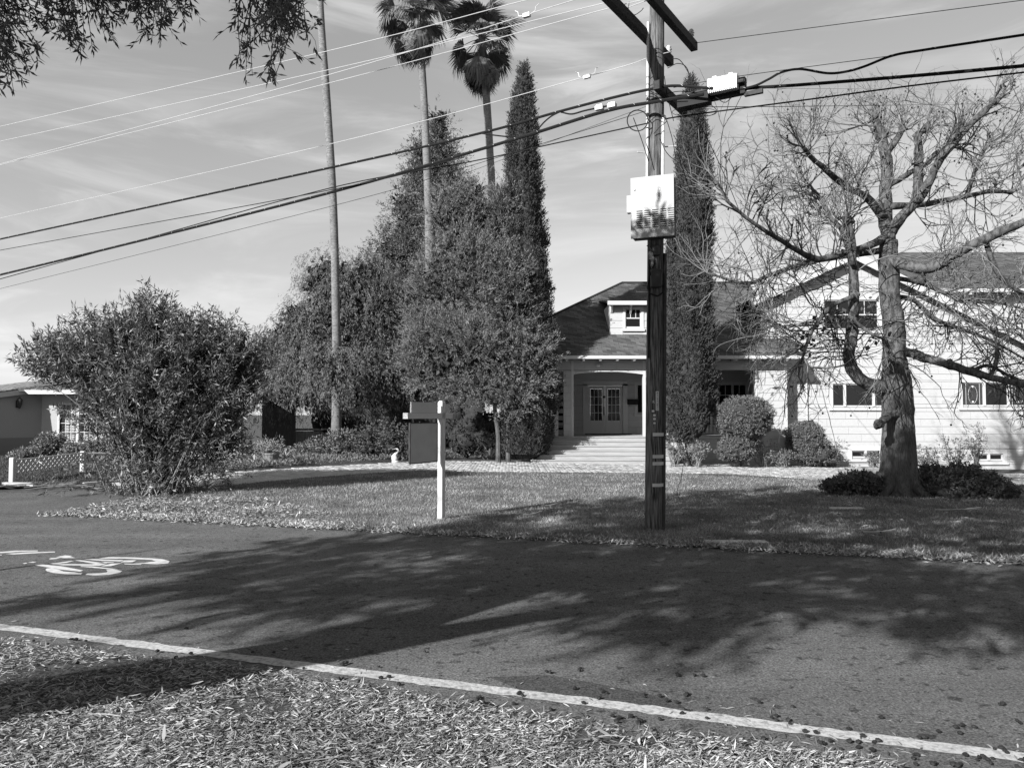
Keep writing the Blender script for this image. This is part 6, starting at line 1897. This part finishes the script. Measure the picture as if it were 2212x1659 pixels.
# ------------------------------------------------------------------ the big street tree whose trunk stands just outside the left edge
tb = np.array([-6.2, 2.75, 0.0])
euc = thing('street_tree', 'large leaning street tree whose leafy twigs hang into the top left corner', 'tree', tb)
S1, S2 = np.array([-3.12, 4.69]), np.array([-1.59, 5.68]); hd = np.array([math.sin(SUN_AZ), math.cos(SUN_AZ)]) * KSH
def unshadow(s, z): return np.array([s[0] - hd[0] * z, s[1] - hd[1] * z, z])
p1, p2 = unshadow(S1, 1.6), unshadow(S2, 2.35)
tb = p1 - (p2 - p1) * (1.6 / .75) * .8; tb[2] = -.1
build(trunk_of([tb, (tb + p1) / 2, p1, p2], [.52, .43, .37, .33], 16), 'trunk', 'rough bark', euc, True)
forks = [[p2, unshadow(np.array(G(760, 1365)[:2]), 2.9), unshadow(np.array(G(1010, 1310)[:2]), 4.2), unshadow(np.array(G(1250, 1250)[:2]), 6.0)],
         [p2, unshadow(np.array(G(760, 1398)[:2]), 2.9), unshadow(np.array(G(1050, 1350)[:2]), 4.0), unshadow(np.array(G(1500, 1270)[:2]), 5.8)],
         [p2, p2 + [-.3, -.2, 1.2], p2 + [-.2, .4, 3.2], p2 + [.3, 1.5, 5.2]]]
for f in forks: build(trunk_of(f, [.28, .24, .17, .08], 9), 'limb', 'rough bark', euc, True)
shade_px = [(-40, 1300), (160, 1262), (420, 1212), (640, 1172), (880, 1150), (1000, 1134), (1100, 1110), (1220, 1094), (1400, 1074), (1640, 1056), (1700, 1052), (2330, 1070), (2300, 1352), (2100, 1372), (1990, 1362), (1900, 1330), (1870, 1280), (1760, 1300), (1690, 1330), (1600, 1372), (1480, 1392), (1340, 1352), (1230, 1322), (1090, 1352), (900, 1330), (640, 1342), (420, 1342), (600, 1290), (250, 1292), (-40, 1322)]
ns = 4000
g = []
poly_g = [G(a, b)[:2] for a, b in shade_px]
poly_g[11:12] = [np.array(q) for q in ((8.0, 18.7), (9.2, 18.9), (11.2, 20.7), (15.5, 20.4), (18.5, 18.5))]
xs = [p[0] for p in poly_g]; ys = [p[1] for p in poly_g]
tries = 0
c_sp = []
while len(c_sp) < ns and tries < 80:
    tries += 1
    x = RN.uniform(min(xs), max(xs), 3000); y = RN.uniform(min(ys), max(ys), 3000)
    k = inpoly(x, y, poly_g)
    x, y = x[k], y[k]
    h = RN.uniform(4.0, 10.0, len(x))
    for _ in range(14):
        pp_ = np.stack([x - hd[0] * h, y - hd[1] * h, h], -1)
        pu, pv, pf = project(pp_)
        mg = 40 + 1300 / np.maximum(pf, .3)
        inview = (pf > -.8) & ((pf < .6) & (pp_[:, 2] < 4.2) | (pf >= .6) & (pu > -mg) & (pu < 2212 + mg) & (pv > -mg) & (pv < 1700))
        h = np.where(inview, h + RN.uniform(.2, .9, len(h)), h)
    cl = np.sin(x * 1.9 + y * .7) + np.sin(y * 2.3 - x * .9 + 1.0) + np.sin(h * 1.7 + x * .5) * .5
    ok = (cl > -1.05) & ~inview & (h < 14)
    c_sp.extend(list(pp_[ok]))
def hits_pole_head(q):
    t_ = (YU - q[:, 1]) / hd[1]
    return (t_ > 0) & (q[:, 0] + hd[0] * t_ - PB[0] > -1.6) & (q[:, 0] + hd[0] * t_ - PB[0] < 2.0) & (q[:, 2] - t_ > 4.2)
c_sp = np.array(c_sp); c_sp = list(c_sp[~hits_pole_head(c_sp)][:ns])
# the crown also darkens the lower pole and the foot of the plane tree
def shade_line(base, z0, z1, n, w):
    out = []
    while len(out) < n:
        s_ = np.asarray(base[:2]) + hd * RN.uniform(z0, z1) + RN.normal(size=2) * w
        for h in RN.uniform(4.5, 12, 8):
            q = np.array([s_[0] - hd[0] * h, s_[1] - hd[1] * h, h]); pu, pv, pf = project(q); mg = 40 + 1300 / max(float(pf), .3)
            if not ((pf > -.8) and ((pf < .6 and h < 4.2) or (pf >= .6 and -mg < pu < 2212 + mg and -mg < pv < 1700))): out.append(q); break
    return out
c_sp += shade_line(PB, .0, 3.5, 400, .2) + shade_line(G(1938, 1066), .0, 1.9, 300, .35)
c_sp = np.array(c_sp); c_sp = c_sp[~hits_pole_head(c_sp)]
Q = Quads()
sprays(Q, c_sp, rdirs(len(c_sp)) + np.array([0, 0, -.3]), .6, 16, .2, .062, .7, .6, -.15)
link('crown', Q.mesh('crown'), 'eucalypt leaf', euc)
S = Quads()
ends = np.array([f[-1] for f in forks] + [f[2] for f in forks])
for i in range(0, len(c_sp), 16):
    e = ends[np.argmin(np.linalg.norm(ends - c_sp[i], axis=1))]; mid = (e + c_sp[i]) / 2 + RN.normal(size=3) * .3
    for q in (mid, c_sp[i]):
        pass
    sp3 = smooth_path([e, mid, c_sp[i]], 6); pu, pv, pf = project(sp3)
    if np.any((pf > -.3) & (pf < .4) & (sp3[:, 2] < 4)) or np.any((pf >= .4) & (pu > -80) & (pu < 2290) & (pv > -80) & (pv < 1700)): continue
    S.tube(smooth_path([e, mid, c_sp[i]], 4), np.linspace(.05, .01, 9), 4)
link('branches', S.mesh('branches'), 'dark twig', euc)
# twigs and leaves in view at the top left
Q = Quads(); S = Quads()
def twig_fan(px0, py0, tips, Y0, nleaf, L_=.055, W_=.0125):
    for (px, py) in tips:
        a = P(px0 + RN.normal() * 25, py0 + RN.normal() * 10, Y0 + RN.normal() * .3); b = P(px, py, Y0 + RN.normal() * .35)
        mid = (a + b) / 2 + np.array([RN.normal() * .06, RN.normal() * .05, .05])
        pth = smooth_path([a, mid, b], 8); S.tube(pth, np.linspace(.006, .0016, len(pth)), 3)
        d = unit(b - a)
        ln = np.linalg.norm(b - a)
        n = int(nleaf * max(.5, ln / .35)); t = RN.uniform(.35, 1.0, n) ** .7
        pos = np.array([np.array([np.interp(q, np.linspace(0, 1, len(pth)), pth[:, c]) for c in range(3)]) for q in t])
        ld = d * .55 + rdirs(n) * .85 + np.array([.1, 0, -.08])
        Q.leaves(pos, ld, RN.uniform(.7, 1.25, n) * L_, RN.uniform(.7, 1.2, n) * W_, wide=.45)
        for _ in range(2):
            i = RN.integers(4, len(pth) - 1); e = pth[i] + unit(d * .6 + RN.normal(size=3) * .6) * RN.uniform(.08, .2)
            S.tube([pth[i], (pth[i] + e) / 2 + RN.normal(size=3) * .01, e], [.002, .0015, .001], 3)
            m = 9; Q.leaves(pth[i] + (e - pth[i]) * RN.uniform(.3, 1, (m, 1)), (e - pth[i]) / .15 + rdirs(m) * .7, RN.uniform(.7, 1.2, m) * L_, W_)
def region_tips(poly, n):
    return [tuple(q) for q in sample_px(poly, n, (min(p[0] for p in poly), max(p[0] for p in poly)), (min(p[1] for p in poly), max(p[1] for p in poly)))]
twig_fan(-90, -60, region_tips([(-60, -40), (180, -40), (150, 60), (100, 120), (60, 170), (20, 215), (-40, 200)], 60), 4.4, 10)
twig_fan(120, -110, region_tips([(100, -40), (330, -40), (300, 30), (260, 90), (210, 150), (150, 140), (120, 80)], 46), 4.7, 10)
twig_fan(300, -110, region_tips([(260, -40), (400, -30), (410, 25), (395, 95), (340, 110), (290, 70)], 30), 4.6, 10)
twig_fan(570, -120, region_tips([(490, -40), (640, -40), (668, 20), (672, 105), (640, 118), (560, 105), (545, 50)], 46), 4.3, 10)
twig_fan(585, -60, [(500, 135), (520, 150), (530, 180), (560, 170), (575, 185), (545, 165), (590, 180), (510, 150), (580, 160)], 4.2, 11)
link('hanging_leaves', Q.mesh('hanging_leaves'), 'eucalypt leaf', euc); link('hanging_twigs', S.mesh('hanging_twigs'), 'dark twig', euc)
# tree added unseen, right of and behind the camera, to block sky light over the road
added_tree = thing('street_tree', 'tree added out of the frame to darken the shade on the right half of the road', 'tree', (7.5, -2.5, 0))
build(trunk_of([(7.5, -2.5, -.1), (7.3, -2.3, 2.0), (6.6, -1.6, 4.5), (5.5, -.4, 8)], [.36, .3, .24, .1], 12), 'trunk', 'rough bark', added_tree, True)
u = rdirs(9000) * (RN.uniform(.25, 1, (9000, 1)) ** .5); q = np.array([5.5, .2, 8.8]) + u * np.array([7.0, 6.5, 3.6])
s_ = q[:, :2] + hd * q[:, 2:3]
pu, pv, pf = project(q); mg = 60 + 1500 / np.maximum(pf, .3)
bad = (pf > -1) & ((pf < .6) & (q[:, 2] < 4.5) | (pf >= .6) & (pu > -mg) & (pu < 2212 + mg) & (pv > -mg))
gu, gv, gf = project(np.concatenate([s_, np.zeros((len(s_), 1))], 1))
lit = (gf > 0) & (gu < 2600) & (gv > 0) & ~inpoly(s_[:, 0], s_[:, 1], poly_g)
q = q[~bad & ~lit & ~hits_pole_head(q)][:3600]
Q = Quads(); sprays(Q, q, rdirs(len(q)) + np.array([0, 0, -.3]), .7, 14, .24, .08, .7, .6, -.15)
link('crown', Q.mesh('crown'), 'eucalypt leaf', added_tree)
S = Quads()
for e in q[::40]:
    if e[1] < 1.5 or e[2] > 9: S.tube([(5.5, -.4, 8), (np.array([5.5, -.4, 8]) + e) / 2 + [0, 0, .3], e], [.06, .04, .01], 4)
link('branches', S.mesh('branches'), 'dark twig', added_tree)
# thin post outside the left edge whose shadow crosses the lane marking
st = unshadow(np.array(G(361, 1184)[:2]), 3.4)
mb = MB(); mb.tube([(st[0], st[1], -.05), (st[0], st[1], 1.7), (st[0], st[1], 3.4)], [.07, .05, .012], 8)
tag(build(mb, 'marker_post', 'galvanised'), 'slim post out of the frame whose thin shadow crosses the bicycle marking', 'post')
